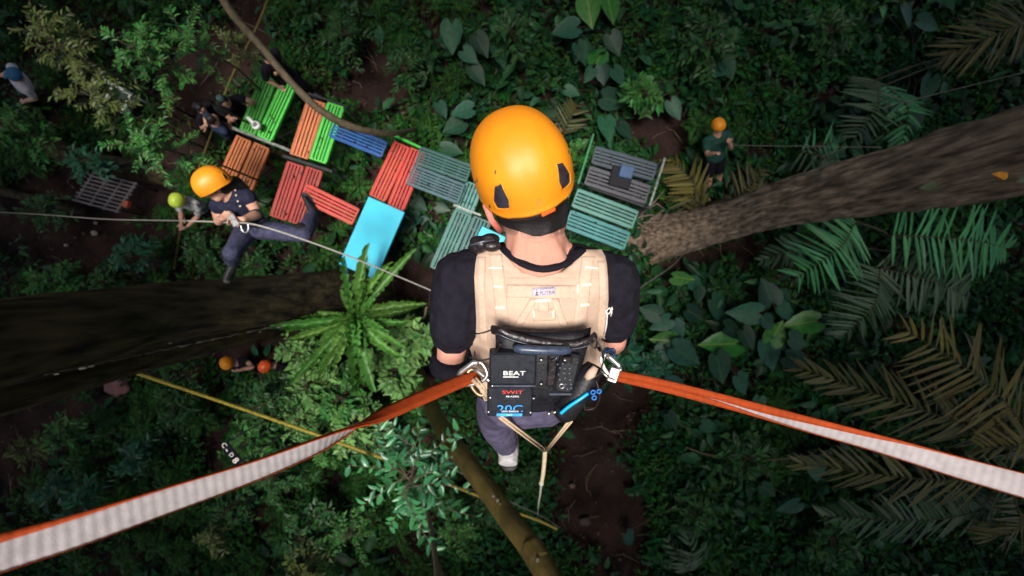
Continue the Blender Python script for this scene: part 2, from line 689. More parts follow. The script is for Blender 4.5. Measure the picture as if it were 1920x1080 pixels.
# big tree on the right
pr = [V4(1215, 450, 9.6, .6), V4(1245, 445, 9.2, .44), V4(1366, 413, 8.0, .34), V4(1470, 382, 6.8, .35), V4(1694, 334, 5.0, .375), V4(1920, 283, 3.9, .37)]
top = Vector(pr[-1][:3]) + (Vector(pr[-1][:3]) - Vector(pr[-2][:3])).normalized() * 7.5
pr.append((top.x, top.y, top.z, .28))
t = empty('rainforest_tree', base_of(pr[0]), 'thick leaning tree with rough furrowed brown bark beside the green shirted person', 'tree')
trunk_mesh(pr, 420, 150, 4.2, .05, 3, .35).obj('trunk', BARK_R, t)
TOPS.append((t, top))
for (px, py, d, L, w, a, mm) in ((1890, 333, 3.55, .15, .07, 2.95, 'y'), (1757, 346, 4.28, .2, .09, 3.35, 'g'), (1905, 343, 3.5, .14, .07, .5, 'g')):
    p = P(px, py, d)
    v, f = leaf_mesh(np.array([p]), np.array([(math.cos(a), math.sin(a), .15)]), np.array([(-.2, -.1, 1.)]), np.array([L]), np.array([w]), True)
    o = MB().add(v, f).obj('fallen_leaf', [mat('yellow_leaf', (.5, .22, .02), .5) if mm == 'y' else mat('grey_leaf', (.09, .13, .07), .5)], None)
    tag(o, {'y': 'yellow fallen leaf caught on the furrowed leaning trunk'}.get(mm, 'grey-green leaf stuck on the leaning trunk below the yellow leaf' if px < 1800 else 'small green leaf right below the yellow leaf on the trunk'), 'leaf', 'leaves stuck on the trunk')

# big dark tree on the left with its thinner companion stem
pl = [V4(690, 540, 9.6, .62), V4(660, 545, 8.9, .46), V4(560, 556, 7.6, .40), V4(330, 585, 5.4, .36), V4(0, 638, 3.4, .34)]
top = Vector(pl[-1][:3]) + (Vector(pl[-1][:3]) - Vector(pl[-2][:3])).normalized() * 8
pl.append((top.x, top.y, top.z, .25))
t = empty('forest_tree', base_of(pl[0]), 'thick dark mossy trunk rising to the left of the tan vested climber', 'tree')
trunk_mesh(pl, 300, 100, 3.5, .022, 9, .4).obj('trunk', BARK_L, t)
TOPS.append((t, top))
r_ = random.Random(4)
mb = MB()
for i in range(7):                     # pale lichen along the lower flank
    f_ = r_.random()
    px, py, d = 620 - 560 * f_, 590 + 118 * f_ + r_.gauss(0, 6), 7.9 - 4.6 * f_ ** .8
    p = P(px, py, d - .05)
    s_ = r_.uniform(.006, .02)
    mb.ball(p, (s_ * 2.6, s_ * .3, 0), (0, s_ * .8, 0), (0, 0, s_ * 1.2), 6)
for seg in range(5):                    # bark ridge catching light, put in as pale strips along the flank
    f0 = .12 + seg * .17
    q_ = []
    for i in range(14):
        f_ = f0 + i * .0125
        q_.append(P(620 - 560 * f_, 590 + 118 * f_ + 3 * noise.noise((i * .6, seg, 0)), 7.9 - 4.6 * f_ ** .8 - .05))
    mb.tube(q_, [(.004 + .012 * abs(noise.noise((i * .8, seg * 3, 2)))) * (1 if 0 < i < 13 else .3) for i in range(14)], 6)
mb.obj('lichen_lit_edge', LICHEN_LIT, t)['kind'] = 'stuff'
p2 = [V4(560, 610, 9.6, .3), V4(520, 615, 8.8, .2), V4(300, 668, 6.1, .155), V4(0, 748, 4.0, .15)]
top = Vector(p2[-1][:3]) + (Vector(p2[-1][:3]) - Vector(p2[-2][:3])).normalized() * 7
p2.append((top.x, top.y, top.z, .1))
t = empty('slim_tree', base_of(p2[0]), 'slimmer dark trunk close below the thick mossy one, above the pink stone', 'tree')
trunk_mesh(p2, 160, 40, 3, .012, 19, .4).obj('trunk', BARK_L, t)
TOPS.append((t, top))

# mossy leaning tree at the bottom
p3 = [V4(775, 690, 9.5, .2), V4(800, 745, 8.0, .15), V4(832, 810, 6.4, .125), V4(880, 872, 5.2, .11), V4(950, 965, 4.3, .105), V4(1010, 1050, 3.7, .1), V4(1060, 1140, 3.3, .1)]
top = Vector(p3[-1][:3]) + (Vector(p3[-1][:3]) - Vector(p3[-2][:3])).normalized() * 6
p3.append((top.x, top.y, top.z, .07))
t = empty('mossy_tree', base_of(p3[0]), 'thin yellow-brown mossy trunk slanting below the grey shoe', 'tree')
trunk_mesh(p3, 200, 32, 2.5, .008, 29).obj('trunk', BARK_M, t)
TOPS.append((t, top))
mb = MB()
for (px, py, d, s_) in ((925, 930, 4.38, .016), (933, 938, 4.36, .02), (944, 952, 4.3, .014), (1008, 1050, 3.6, .02), (865, 835, 5.6, .014), (938, 945, 4.32, .012)):
    mb.ball(P(px, py, d), (s_, 0, 0), (0, s_ * 1.4, 0), (0, 0, s_), 6)
mb.obj('lichen_lit_edge', LICHEN_LIT, t)['kind'] = 'stuff'

shade_canopy()

# curved liana over the benches
pts = spline([V4(395, -60, 5.2, .05), V4(428, 15, 5.5, .05), V4(490, 88, 5.9, .05), V4(540, 148, 6.1, .052), V4(590, 198, 6.3, .055), V4(640, 230, 6.6, .058), V4(690, 246, 7.0, .058), V4(735, 250, 7.6, .05), V4(765, 246, 8.5, .045), V4(785, 240, 9.55, .05)], 8)
mb = MB().tube([p[:3] for p in pts], [float(p[3]) * (1 + .12 * noise.noise((i * .4, 0, 0))) for i, p in enumerate(pts)], 12)
tag(mb.obj('liana', VINE, org=pts[-1][:3]), 'thick bent liana arching over the green and blue benches', 'vine')
mb = MB()


def stick(name, pts, r, m, label, cat, group=None, n=8):
    q = spline(pts, 6)
    mb = MB().tube([P(*p[:3]) for p in q], [r * (1 + .15 * noise.noise((i * .5, r * 99, 1))) for i in range(len(q))], n)
    return tag(mb.obj(name, m, org=P(*pts[0])), label, cat, group)


stick('fallen_log', [(-30, 205, 8.9), (120, 285, 9.0), (250, 318, 9.1), (345, 340, 9.2), (440, 352, 9.3)], .2, BARK_L, 'long fallen log left of the hanging woman', 'log')
stick('fallen_log', [(-40, 348, 9.2), (60, 372, 9.25), (160, 396, 9.3)], .09, BARK_L, 'short dark log at the left edge above the thin cable', 'log')
stick('bare_branch', [(690, 600, 8.8), (740, 625, 8.6), (790, 600, 8.5), (800, 575, 8.4)], .02, STEM_P, 'crooked twig right of the broad leaved fern', 'branch')
stick('bare_branch', [(1285, 838, 9.1), (1340, 855, 9.0), (1440, 862, 8.9), (1560, 850, 8.8)], .02, VINE, 'brown creeper stem lying below the right strap', 'branch')

# ------------------------------------------------------------------ shrubs


def shrub(px, py, d, r, tw, per, L, Wd, m, label, seed, flat=.55, name='shrub', group='shrubs on the forest floor', full=False, leafparts=False, stem=STEM):
    """Stem from the ground, twigs out through a leafy top, leaves along the twigs."""
    g = np.random.default_rng(seed)
    c = P(px, py, d)
    root = empty(name, (c.x * 1.0, c.y * 1.0, 0), label, 'shrub', group)
    mb = MB()
    b0 = Vector((c.x + g.normal(0, .1), c.y + g.normal(0, .1), -.02))
    mid = b0.lerp(c, .6) + Vector((g.normal(0, .06), g.normal(0, .06), 0))
    mb.tube([b0, mid, c], [.012 + .02 * r, .010 + .012 * r, .006 + .006 * r], 6)
    C, D, N, Ls, Ws = [], [], [], [], []
    for i in range(tw):
        a = g.uniform(0, 6.283)
        e = g.uniform(-.25, 1.0)
        ln = r * g.uniform(.45, 1.05) * (1 - .35 * max(0, e))
        dr = Vector((math.cos(a) * math.cos(e), math.sin(a) * math.cos(e), math.sin(e) * flat * 1.6))
        st = b0.lerp(c, g.uniform(.75, 1.0))
        en = st + dr * ln
        en.z -= .12 * ln
        md = st.lerp(en, .5) + Vector((0, 0, .1 * ln)) + Vector(g.normal(0, .06 * ln, 3))
        mb.tube([st, md, en], [.004 + .005 * r, .003 + .003 * r, .0025], 4, cap=False)
        for k in range(per):
            t = .3 + .7 * (k + g.random() * .6) / per
            p = st.lerp(md, t * 2) if t < .5 else md.lerp(en, t * 2 - 1)
            ax = ((md - st) if t < .5 else (en - md)).normalized()
            sd = ax.cross(Vector((0, 0, 1)))
            sd = sd.normalized() if sd.length > .01 else Vector((1, 0, 0))
            sg = 1 if k % 2 else -1
            dd = ax * g.uniform(.3, .9) + sd * sg * g.uniform(.5, 1) + Vector((0, 0, g.normal(0, .25)))
            C.append(p)
            D.append(dd)
            N.append((g.normal(0, .35), g.normal(0, .35), 1))
            q = g.uniform(.65, 1.25)
            Ls.append(L * q)
            Ws.append(Wd * q * g.uniform(.8, 1.15))
    mb.obj('stem', stem, root)
    if not leafparts:
        cloud('foliage', np.array(C), np.array(D), np.array(N), np.array(Ls), np.array(Ws), m, root, full)
    else:
        for p, dd, nn, l_, w_ in zip(C, D, N, Ls, Ws):
            x = Vector(dd).normalized()
            z = Vector(nn) - x * Vector(nn).dot(x)
            z.normalize()
            inst('leaf', UNIT_LEAF(m), axes(p, x * l_, z.cross(x) * w_, z * w_), root)
    return root


_UL = {}


def UNIT_LEAF(m, kind='oval'):
    k = (m.name, kind)
    if k not in _UL:
        if kind == 'heart':            # heart leaf: basal lobes, midrib fold, drooping tip
            out = [(.10, 0), (-.08, .16), (-.06, .33), (.12, .48), (.36, .50), (.62, .36), (.84, .15), (1, 0)]
            vs, fs = [], []
            for (x, y) in out: vs.append((x, y * .92, .16 * abs(y) - .1 * x * x))
            nL = len(out)
            for (x, y) in out[1:-1]: vs.append((x, -y * .92, .16 * abs(y) - .1 * x * x))
            mids = [(.12, 0), (.36, 0), (.62, 0), (.84, 0)]
            m0 = len(vs)
            for (x, y) in mids: vs.append((x, 0, -.1 * x * x - .015))
            R = lambda i: i if i in (0, 7) else nL + i - 1
            for S in (lambda i: i, R):
                fl = [(0, S(1), S(2), m0), (m0, S(2), S(3)), (m0, S(3), S(4), m0 + 1), (m0 + 1, S(4), S(5), m0 + 2), (m0 + 2, S(5), S(6), m0 + 3), (m0 + 3, S(6), 7)]
                fs += fl if S(1) != 1 else [tuple(reversed(q)) for q in fl]
        elif kind == 'strap':          # fern frond: long, lobed edges, channelled midrib
            vs, fs, n = [], [], 26
            for i in range(n + 1):
                t = i / n
                w = .5 * (math.sin(math.pi * min(1, t * .86 + .1)) ** .7) * (.74 + .34 * (i % 2))
                if i == n: w = .02
                z = .55 * t - .75 * t * t
                for y in (-1, -.5, 0, .5, 1):
                    vs.append((t, y * w, z * .5 + .12 * abs(y) * (1 + .5 * math.sin(i * 2.2 + y)) * (w > .05) - (.02 if y == 0 else 0)))
            for i in range(n):
                for j in range(4):
                    a = i * 5 + j
                    fs.append((a, a + 5, a + 6, a + 1))
        elif kind == 'strap_bent':
            vs, fs, n = [], [], 24
            for i in range(n + 1):
                t = i / n
                w = .5 * (math.sin(math.pi * min(1, t * .86 + .1)) ** .7) * (.70 + .36 * (i % 2))
                if i == n: w = .02
                z = .6 * t - .9 * t * t
                for y in (-1, -.5, 0, .5, 1):
                    vs.append((t - .1 * t * t, y * w + .9 * t * t, z * .5 + .2 * abs(y) * (1 + .6 * math.sin(i * 1.9 + 2 * y)) * (w > .05) - (.02 if y == 0 else 0)))
            for i in range(n):
                for j in range(4):
                    a = i * 5 + j
                    fs.append((a, a + 5, a + 6, a + 1))
        elif kind == 'blade':          # palm leaflet
            vs, fs = [], []
            for t, w, z in ((0, .25, 0), (.2, .5, .02), (.55, .46, 0), (.82, .28, -.06), (1, .03, -.14)):
                vs += [(t, w, z + w * .3), (t, 0, z), (t, -w, z + w * .3)]
            for i in range(4):
                for j in range(2):
                    a = i * 3 + j
                    fs.append((a, a + 3, a + 4, a + 1))
        else:
            v, f = leaf_mesh(np.zeros((1, 3)), np.array([[1., 0, 0]]), np.array([[0, 0, 1.]]), np.ones(1), np.ones(1), True)
            vs, fs = v.tolist(), [tuple(int(i) for i in q) for q in f]
        me = bpy.data.meshes.new('leaf_' + kind)
        me.from_pydata(vs, [], fs)
        me.materials.append(m)
        me.polygons.foreach_set('use_smooth', [True] * len(fs))
        _UL[k] = me
    return _UL[k]


# bright glossy shrub at the bottom, every leaf its own
shrub(752, 930, 5.0, 1.05, 32, 9, .15, .068, SHRUB_B, 'glossy bright shrub with oval leaves under the left strap', 101, leafparts=True, full=True, stem=STEM_P)
stick('sapling_stem', [(822, 1160, 3.6), (820, 1080, 4.2), (812, 1015, 4.8), (800, 950, 5.6)], .03, STEM_P, 'forked pale stem at the bottom edge under the glossy shrub', 'branch')
stick('sapling_stem', [(842, 1160, 3.8), (832, 1090, 4.2), (815, 1040, 4.6)], .022, STEM_P, 'right prong beside the forked pale stem at the bottom edge', 'branch')

SH = [  # px, py, depth, radius, twigs, leaves per twig, L, W, material, label
    (70, 60, 6.4, .75, 34, 10, 0.145, 0.0508, SHRUB_Y, 'olive feathery shrub in the upper left corner'),
    (240, 85, 5.7, .55, 36, 11, 0.145, 0.0508, SHRUB_G, 'bright green bushy shrub above the white chair'),
    (150, 170, 6.6, .6, 30, 10, 0.145, 0.0508, SHRUB_Y, 'olive shrub right of the blue capped person'),
    (335, 55, 6.2, .6, 30, 9, 0.131, 0.0464, SHRUB_G, 'light feathery shrub on the dark path edge at the top'),
    (430, 85, 7.6, .55, 22, 8, 0.131, 0.0464, SHRUB_Y, 'dim olive shrub beside the trampled path at the top'),
    (245, 260, 5.5, .55, 34, 11, 0.123, 0.0464, SHRUB_G, 'bright shrub above the grey metal grate'),
    (155, 300, 6.6, .4, 22, 9, 0.145, 0.058, SHRUB_T, 'teal shrub touching the upper end of the grate'),
    (25, 240, 5.6, .42, 24, 9, 0.145, 0.0653, SHRUB_G, 'shrub at the left edge below the white shirted person'),
    (310, 205, 8.0, .5, 20, 8, 0.131, 0.0508, SHRUB_Y, 'thin olive shrub between the white chair and the path'),
    (75, 395, 8.5, .55, 24, 8, 0.145, 0.058, SHRUB_D, 'dark shrub over the thin cable at the left'),
    (85, 525, 7.2, .5, 34, 11, 0.131, 0.0653, SHRUB_G, 'bright green shrub just above the thick mossy trunk'),
    (245, 480, 7.2, .42, 24, 8, 0.174, 0.0508, SHRUB_T, 'spiky teal shrub between the bare soil and the yellow line'),
    (190, 525, 8.3, .5, 22, 8, 0.145, 0.058, SHRUB_D, 'low dark shrub between the two brighter ones above the mossy trunk'),
    (385, 470, 8.9, .6, 36, 9, 0.116, 0.058, SHRUB_D, 'dark green bush under the hanging woman'),
    (480, 500, 9.0, .5, 24, 8, 0.131, 0.058, SHRUB_D, 'small dark bush below the woman\'s raised boot'),
    (105, 815, 7.2, .4, 22, 8, 0.145, 0.0508, SHRUB_G, 'small shrub on brown soil under the slim trunk'),
    (30, 850, 8.3, .4, 18, 7, 0.145, 0.0508, SHRUB_Y, 'dull shrub at the left edge above the white strap'),
    (145, 955, 5.8, .38, 22, 8, 0.174, 0.0508, SHRUB_T, 'teal star leaved shrub right above the near end of the left strap'),
    (90, 930, 7.2, .35, 18, 7, 0.145, 0.058, SHRUB_T, 'greyish shrub left of the teal star leaved one'),
    (235, 860, 7.2, .45, 22, 8, 0.16, 0.0508, SHRUB_T, 'loose green shrub in the gap left of the dark banner'),
    (330, 760, 8.4, .8, 34, 9, 0.131, 0.0508, SHRUB_D, 'wide dark shrub under the yellow pole'),
    (480, 760, 7.6, .65, 34, 10, 0.131, 0.058, SHRUB_D, 'dense shrub around the middle of the yellow pole'),
    (455, 835, 6.6, .5, 28, 9, 0.131, 0.058, SHRUB_G, 'green shrub right behind the dark banner'),
    (575, 722, 6.6, .6, 36, 11, 0.145, 0.0653, FERN_P, 'pale fern-like shrub below the red helmet'),
    (640, 745, 6.8, .6, 34, 10, 0.131, 0.0653, SHRUB_G, 'fresh green shrub below the broad leaved fern'),
    (735, 700, 6.7, .55, 32, 10, 0.174, 0.087, FERN_P, 'pale shrub left of the elbow pad'),
    (770, 640, 6.8, .45, 24, 8, 0.203, 0.123, FERN_P, 'round leaved pale shrub beside the black sleeve'),
    (560, 665, 6.9, .5, 30, 11, .13, .06, FERN_P, 'pale leafy shrub right of the crouching red helmeted person'),
    (660, 800, 6.8, .6, 34, 11, .13, .065, FERN_P, 'pale leafy shrub just under the orange part of the left strap'),
    (800, 745, 7.2, .45, 26, 10, .12, .055, SHRUB_G, 'green shrub beside the upper end of the mossy trunk'),
    (600, 835, 6.5, .55, 36, 14, .075, .032, SHRUB_G, 'feathery green shrub right under the middle of the left strap'),
    (560, 790, 7.0, .5, 34, 13, .075, .032, FERN_P, 'pale feathery shrub between the yellow pole and the left strap'),
    (850, 1000, 6.4, .5, 32, 12, .08, .035, SHRUB_G, 'feathery green shrub left of the mossy trunk at the bottom'),
    (650, 1010, 6.2, .5, 32, 12, .08, .035, SHRUB_G, 'feathery green shrub at the bottom left of the glossy one'),
    (510, 900, 6.7, .6, 34, 10, 0.123, 0.058, SHRUB_D, 'dark shrub under the middle of the left strap'),
    (420, 960, 6.9, .5, 28, 9, 0.123, 0.058, SHRUB_D, 'dark shrub below the left strap near the olive one'),
    (560, 1010, 6.2, .5, 30, 9, 0.131, 0.0725, SHRUB_D, 'dark leafy shrub left of the glossy bright one'),
    (390, 1020, 5.9, .3, 18, 7, 0.123, 0.058, SHRUB_Y, 'yellowish shrub below the left strap'),
    (560, 1075, 5.2, .3, 24, 8, 0.109, 0.058, SHRUB_Y, 'yellow-green shrub at the bottom edge'),
    (690, 830, 7.2, .5, 26, 8, 0.16, 0.0653, SHRUB_D, 'shrub at the broken end of the yellow pole'),
    (905, 960, 8.6, .5, 24, 8, 0.145, 0.0653, SHRUB_D, 'dark shrub left of the hanging cord'),
    (990, 900, 8.9, .45, 24, 8, 0.116, 0.0653, SHRUB_D, 'low shrub right of the grey shoe'),
    (650, 60, 8.5, .7, 30, 9, 0.131, 0.058, SHRUB_D, 'dim bush above the curved liana'),
    (760, 130, 8.7, .7, 30, 9, 0.131, 0.058, SHRUB_D, 'dim bush between the liana and the big helmet'),
    (960, 60, 8.4, .6, 28, 8, 0.189, 0.087, SHRUB_D, 'green bush above the big helmet at the top edge'),
    (1210, 175, 8.4, .45, 24, 8, 0.189, 0.0943, SHRUB_G, 'bright leafed bush above the grey benches'),
    (1330, 80, 8.6, .8, 36, 9, 0.174, 0.087, SHRUB_D, 'wide dark bush above the green shirted person'),
    (1090, 285, 8.9, .35, 20, 8, 0.174, 0.0725, SHRUB_G, 'fresh bush between the big helmet and the grey benches'),
    (1560, 60, 8.6, .7, 28, 8, 0.174, 0.087, SHRUB_D, 'dark bush near the top right'),
    (1690, 215, 8.3, .4, 20, 7, 0.232, 0.116, SHRUB_D, 'dark bush touching the leaning trunk'),
    (1225, 690, 8.7, .45, 26, 8, 0.174, 0.0943, SHRUB_T, 'teal bush just above the right strap'),
    (1170, 660, 8.6, .4, 22, 7, 0.203, 0.102, SHRUB_T, 'teal bush beside the right sleeve'),
    (1400, 860, 8.7, .8, 34, 8, 0.203, 0.102, SHRUB_D, 'wide dark bush below the right strap'),
    (1300, 960, 8.8, .7, 30, 8, 0.189, 0.0943, SHRUB_D, 'dark bush right of the bare soil at the bottom'),
    (1560, 1010, 8.6, .7, 30, 8, 0.203, 0.102, SHRUB_D, 'dark bush below the small feather frond'),
    (1830, 30, 9.0, .6, 22, 7, 0.203, 0.102, SHRUB_D, 'dark bush in the upper right corner'),
]
for i, s_ in enumerate(SH):
    s_ = list(s_)
    if i < 6:
        s_[5], s_[6], s_[7] = int(s_[5] * 1.5), s_[6] * .72, s_[7] * .72
    if s_[2] < 7.6 and not (i < 6):                     # keep the crowns low: short stems
        d_ = 7.6 + (s_[2] - 5.5) * .3
        k_ = d_ / s_[2]
        s_[2], s_[3], s_[6], s_[7] = d_, s_[3] * k_, s_[6] * k_ ** .5, s_[7] * k_ ** .5
    shrub(*s_[:10], seed=200 + i)

# ------------------------------------------------------------------ heart-leaved plants


def heart_plant(leaves, label, d0=8.8):
    cx, cy = sum(l[0] for l in leaves) / len(leaves), sum(l[1] for l in leaves) / len(leaves)
    b = P(cx, cy, H)
    root = empty('heart_leaf_plant', (b.x, b.y, 0), label, 'plant', 'large heart-leaved plants')
    for (px, py, size, ang, light) in leaves:
        d = d0 + RN.uniform(-.25, .2)
        L = size / F * d * 1.12
        a = math.radians(-ang)
        x = Vector((math.cos(a), math.sin(a), RN.uniform(-.3, .1))).normalized()
        z = Vector((RN.gauss(0, .22), RN.gauss(0, .22), 1))
        z = (z - x * z.dot(x)).normalized()
        p = P(px, py, d)
        o = inst('leaf', UNIT_LEAF(HEART_L if light else HEART, 'heart'), axes(p - x * L * .45, x * L, z.cross(x) * L * RN.uniform(.72, .9), z * L), root)
        q = p - x * L * .42
        MB().tube([Vector((b.x + RN.gauss(0, .05), b.y + RN.gauss(0, .05), 0)), (Vector((b.x, b.y, 0)) + q) / 2 + Vector((0, 0, .12)), q], [.014, .011, .008], 5).obj('stem', STEM, root)


heart_plant([(1240, 607, 40, 150, 0), (1272, 617, 36, 60, 0), (1245, 638, 44, 180, 1), (1285, 665, 62, 30, 0), (1242, 667, 40, 100, 0), (1235, 694, 26, 40, 0), (1220, 585, 40, 200, 0)], 'large heart-leaved plant nearest the black sleeve')
heart_plant([(1346, 580, 58, 50, 0), (1398, 587, 58, 180, 0), (1302, 590, 44, 30, 0), (1352, 645, 66, 178, 1), (1375, 620, 44, 20, 0), (1350, 690, 60, 70, 0), (1402, 635, 42, 60, 0)], 'heart-leaved plant whose biggest leaf is bright green')
heart_plant([(1440, 548, 48, 250, 0), (1474, 582, 50, 20, 0), (1455, 625, 46, 300, 1), (1440, 605, 34, 40, 0), (1505, 606, 58, 170, 1), (1443, 665, 58, 70, 0), (1495, 640, 46, 20, 0), (1495, 675, 48, 20, 0)], 'heart-leaved plant beside the dull palm fronds')
heart_plant([(1280, 522, 40, 10, 1), (1305, 535, 34, 40, 0), (1310, 553, 30, 90, 0), (1265, 720, 44, 20, 0), (1390, 720, 40, 60, 0), (1330, 745, 36, 20, 0)], 'scattered heart leaves around the foot of the leaning trunk')
heart_plant([(868, 208, 40, 170, 0), (852, 236, 44, 160, 0), (846, 282, 38, 10, 0), (828, 205, 30, 60, 0)], 'heart-leaved plant touching the left of the big helmet')
heart_plant([(902, 84, 42, 60, 0), (847, 68, 52, 90, 0), (938, 105, 42, 70, 0), (880, 105, 34, 40, 0), (895, 140, 40, 50, 0)], 'heart-leaved plant above the big helmet')
heart_plant([(1105, 20, 52, 80, 1), (1145, 15, 46, 70, 1), (1062, 55, 48, 170, 0), (1090, 100, 40, 60, 0), (1125, 105, 44, 300, 1), (1152, 82, 40, 60, 0)], 'heart-leaved plant at the top with yellow veined leaves')
heart_plant([(1138, 240, 44, 80, 0), (1172, 246, 34, 40, 0), (1105, 140, 30, 120, 0), (1130, 140, 32, 80, 0), (1158, 142, 36, 60, 0), (1072, 172, 28, 20, 0), (1150, 188, 50, 10, 0)], 'heart-leaved plant above the dark grey benches')
heart_plant([(1210, 162, 34, 150, 1), (1265, 205, 38, 60, 0), (1342, 133, 44, 160, 0), (1365, 128, 40, 60, 0), (1235, 198, 28, 40, 1)], 'heart-leaved plant left of the small orange helmet')
heart_plant([(786, 383, 32, 40, 0), (772, 412, 34, 160, 0), (830, 390, 26, 20, 0), (765, 440, 36, 100, 0), (800, 448, 30, 60, 1), (800, 415, 22, 20, 0)], 'heart-leaved plant between the turquoise board and the teal benches', 9.1)
heart_plant([(1260, 790, 36, 60, 0), (1330, 800, 34, 20, 0), (1420, 760, 36, 100, 0), (1180, 1010, 34, 60, 0), (1440, 920, 38, 40, 0), (1480, 950, 42, 150, 0), (1530, 880, 44, 80, 0)], 'scattered heart leaves below the right strap', 8.9)
heart_plant([(1700, 30, 40, 60, 0), (1740, 45, 42, 20, 0), (1740, 165, 44, 100, 0), (1695, 205, 34, 330, 1), (1715, 225, 36, 60, 0), (1655, 22, 20, 80, 1)], 'heart-leaved plant above the leaning trunk at the right')

# ------------------------------------------------------------------ palms


def palm(fronds, label, bx, by):
    b = P(bx, by, H)
    root = empty('palm', (b.x, b.y, 0), label, 'palm', 'palms beside the leaning trunk')
    MB().tube([(b.x, b.y, -.02), (b.x + .03, b.y, .35), (b.x, b.y + .03, .7)], [.09, .07, .05], 8).obj('trunk', STEM, root)
    for (x0, y0, x1, y1, d, ln, n, m, sweep) in fronds:
        p0, p1 = P(x0, y0, d + .25), P(x1, y1, d + .1)
        mid = (p0 + p1) / 2 + Vector((0, 0, .3))
        q = [Vector(v) for v in spline([p0, mid, p1], 8)]
        base = Vector((b.x, b.y, .6))
        rb = MB().tube([base.lerp(q[0], k / 3) + Vector((0, 0, .25 * math.sin(k / 3 * 1.57))) for k in range(3)] + q, [.02, .018, .016] + [.014 - .009 * i / len(q) for i in range(len(q))], 5)
        fr = rb.obj('frond', STEM, root)
        l0 = ln / F * d
        n = int(n * 1.4)
        for k in range(n):
            t = (k + .5) / n
            i = min(len(q) - 2, int(t * (len(q) - 1)))
            p = q[i].lerp(q[i + 1], t * (len(q) - 1) - i)
            ax = (q[i + 1] - q[i]).normalized()
            sd = ax.cross(Vector((0, 0, 1))).normalized()
            prof = (.55 + .45 * math.sin(math.pi * min(1, t * .9 + .15))) * (1 if t < .85 else .8)
            for sg in (-1, 1):
                if RN.random() < .06: continue
                sw = sweep + .9 * max(0, t - .6) + RN.gauss(0, .07)
                x = (ax * math.sin(min(1.3, sw)) + sd * sg * math.cos(min(1.3, sw)) + Vector((0, 0, -.25 + RN.gauss(0, .2)))).normalized()
                z = Vector((0, 0, 1)) + sd * sg * .35 + Vector((RN.gauss(0, .3), RN.gauss(0, .3), 0))
                z = (z - x * z.dot(x)).normalized()
                L = l0 * prof * RN.uniform(.88, 1.1)
                w = min(.07, .8 / n * (p1 - p0).length) * RN.uniform(.8, 1.2)
                inst('leaflet', UNIT_LEAF(m, 'blade'), axes(p, x * L, z.cross(x) * w, z * .08), fr)


palm([(1605, 415, 1495, 520, 7.6, 82, 17, PALM_G, .15), (1650, 505, 1580, 630, 7.9, 72, 17, PALM_D, .3), (1670, 440, 1890, 466, 7.7, 84, 20, PALM_G, .35),
      (1640, 500, 1815, 560, 8.0, 72, 18, PALM_D, .35), (1500, 455, 1425, 490, 8.3, 36, 8, PALM_D, .5)], 'green feather palm below the leaning trunk', 1655, 480)
palm([(1915, 790, 1700, 620, 7.4, 100, 18, PALM_Y, .25), (1900, 830, 1500, 690, 7.9, 84, 24, PALM_O, .72), (1910, 900, 1500, 870, 7.8, 80, 24, PALM_O, .72),
      (1900, 930, 1850, 1010, 7.6, 70, 12, PALM_O, .75), (1880, 950, 1540, 968, 7.9, 62, 26, PALM_D, .55), (1930, 850, 1860, 770, 7.7, 80, 10, PALM_O, .72), (1920, 800, 1840, 840, 7.5, 70, 10, PALM_Y, .4)], 'olive and yellow palm beside the white end of the right strap', 1910, 870)
palm([(1945, 40, 1770, 105, 7.7, 84, 20, PALM_O, .72), (1640, 150, 1600, 265, 8.0, 62, 16, PALM_D, .1), (1660, 160, 1690, 270, 8.0, 50, 10, PALM_G, .4)], 'dim palm above the leaning trunk in the upper right', 1780, 120)
palm([(1318, 392, 1255, 300, 8.9, 52, 11, PALM_Y, .6), (1318, 395, 1262, 365, 9.0, 48, 11, PALM_O, .75), (1362, 385, 1430, 318, 8.95, 50, 11, PALM_O, .6), (1365, 388, 1450, 362, 9.0, 44, 10, PALM_O, .6), (1310, 390, 1270, 420, 8.9, 40, 8, PALM_O, .75)], 'small yellowish palm around the green shirted person', 1335, 385)
palm([(1050, 262, 1085, 195, 8.7, 40, 9, PALM_O, .75), (1050, 262, 1035, 200, 8.8, 34, 8, PALM_D, .5)], 'small olive palm right behind the big helmet', 1050, 265)
palm([(1290, 1070, 1285, 985, 8.6, 30, 9, PALM_D, .5), (1290, 1070, 1250, 1010, 8.7, 26, 7, PALM_D, .5)], 'small dark fan palm at the bottom edge', 1290, 1070)
palm([(1500, 285, 1560, 330, 8.5, 44, 9, PALM_D, .5), (1500, 285, 1570, 270, 8.5, 44, 9, PALM_G, .5)], 'low palm on the upper side of the leaning trunk', 1500, 290)

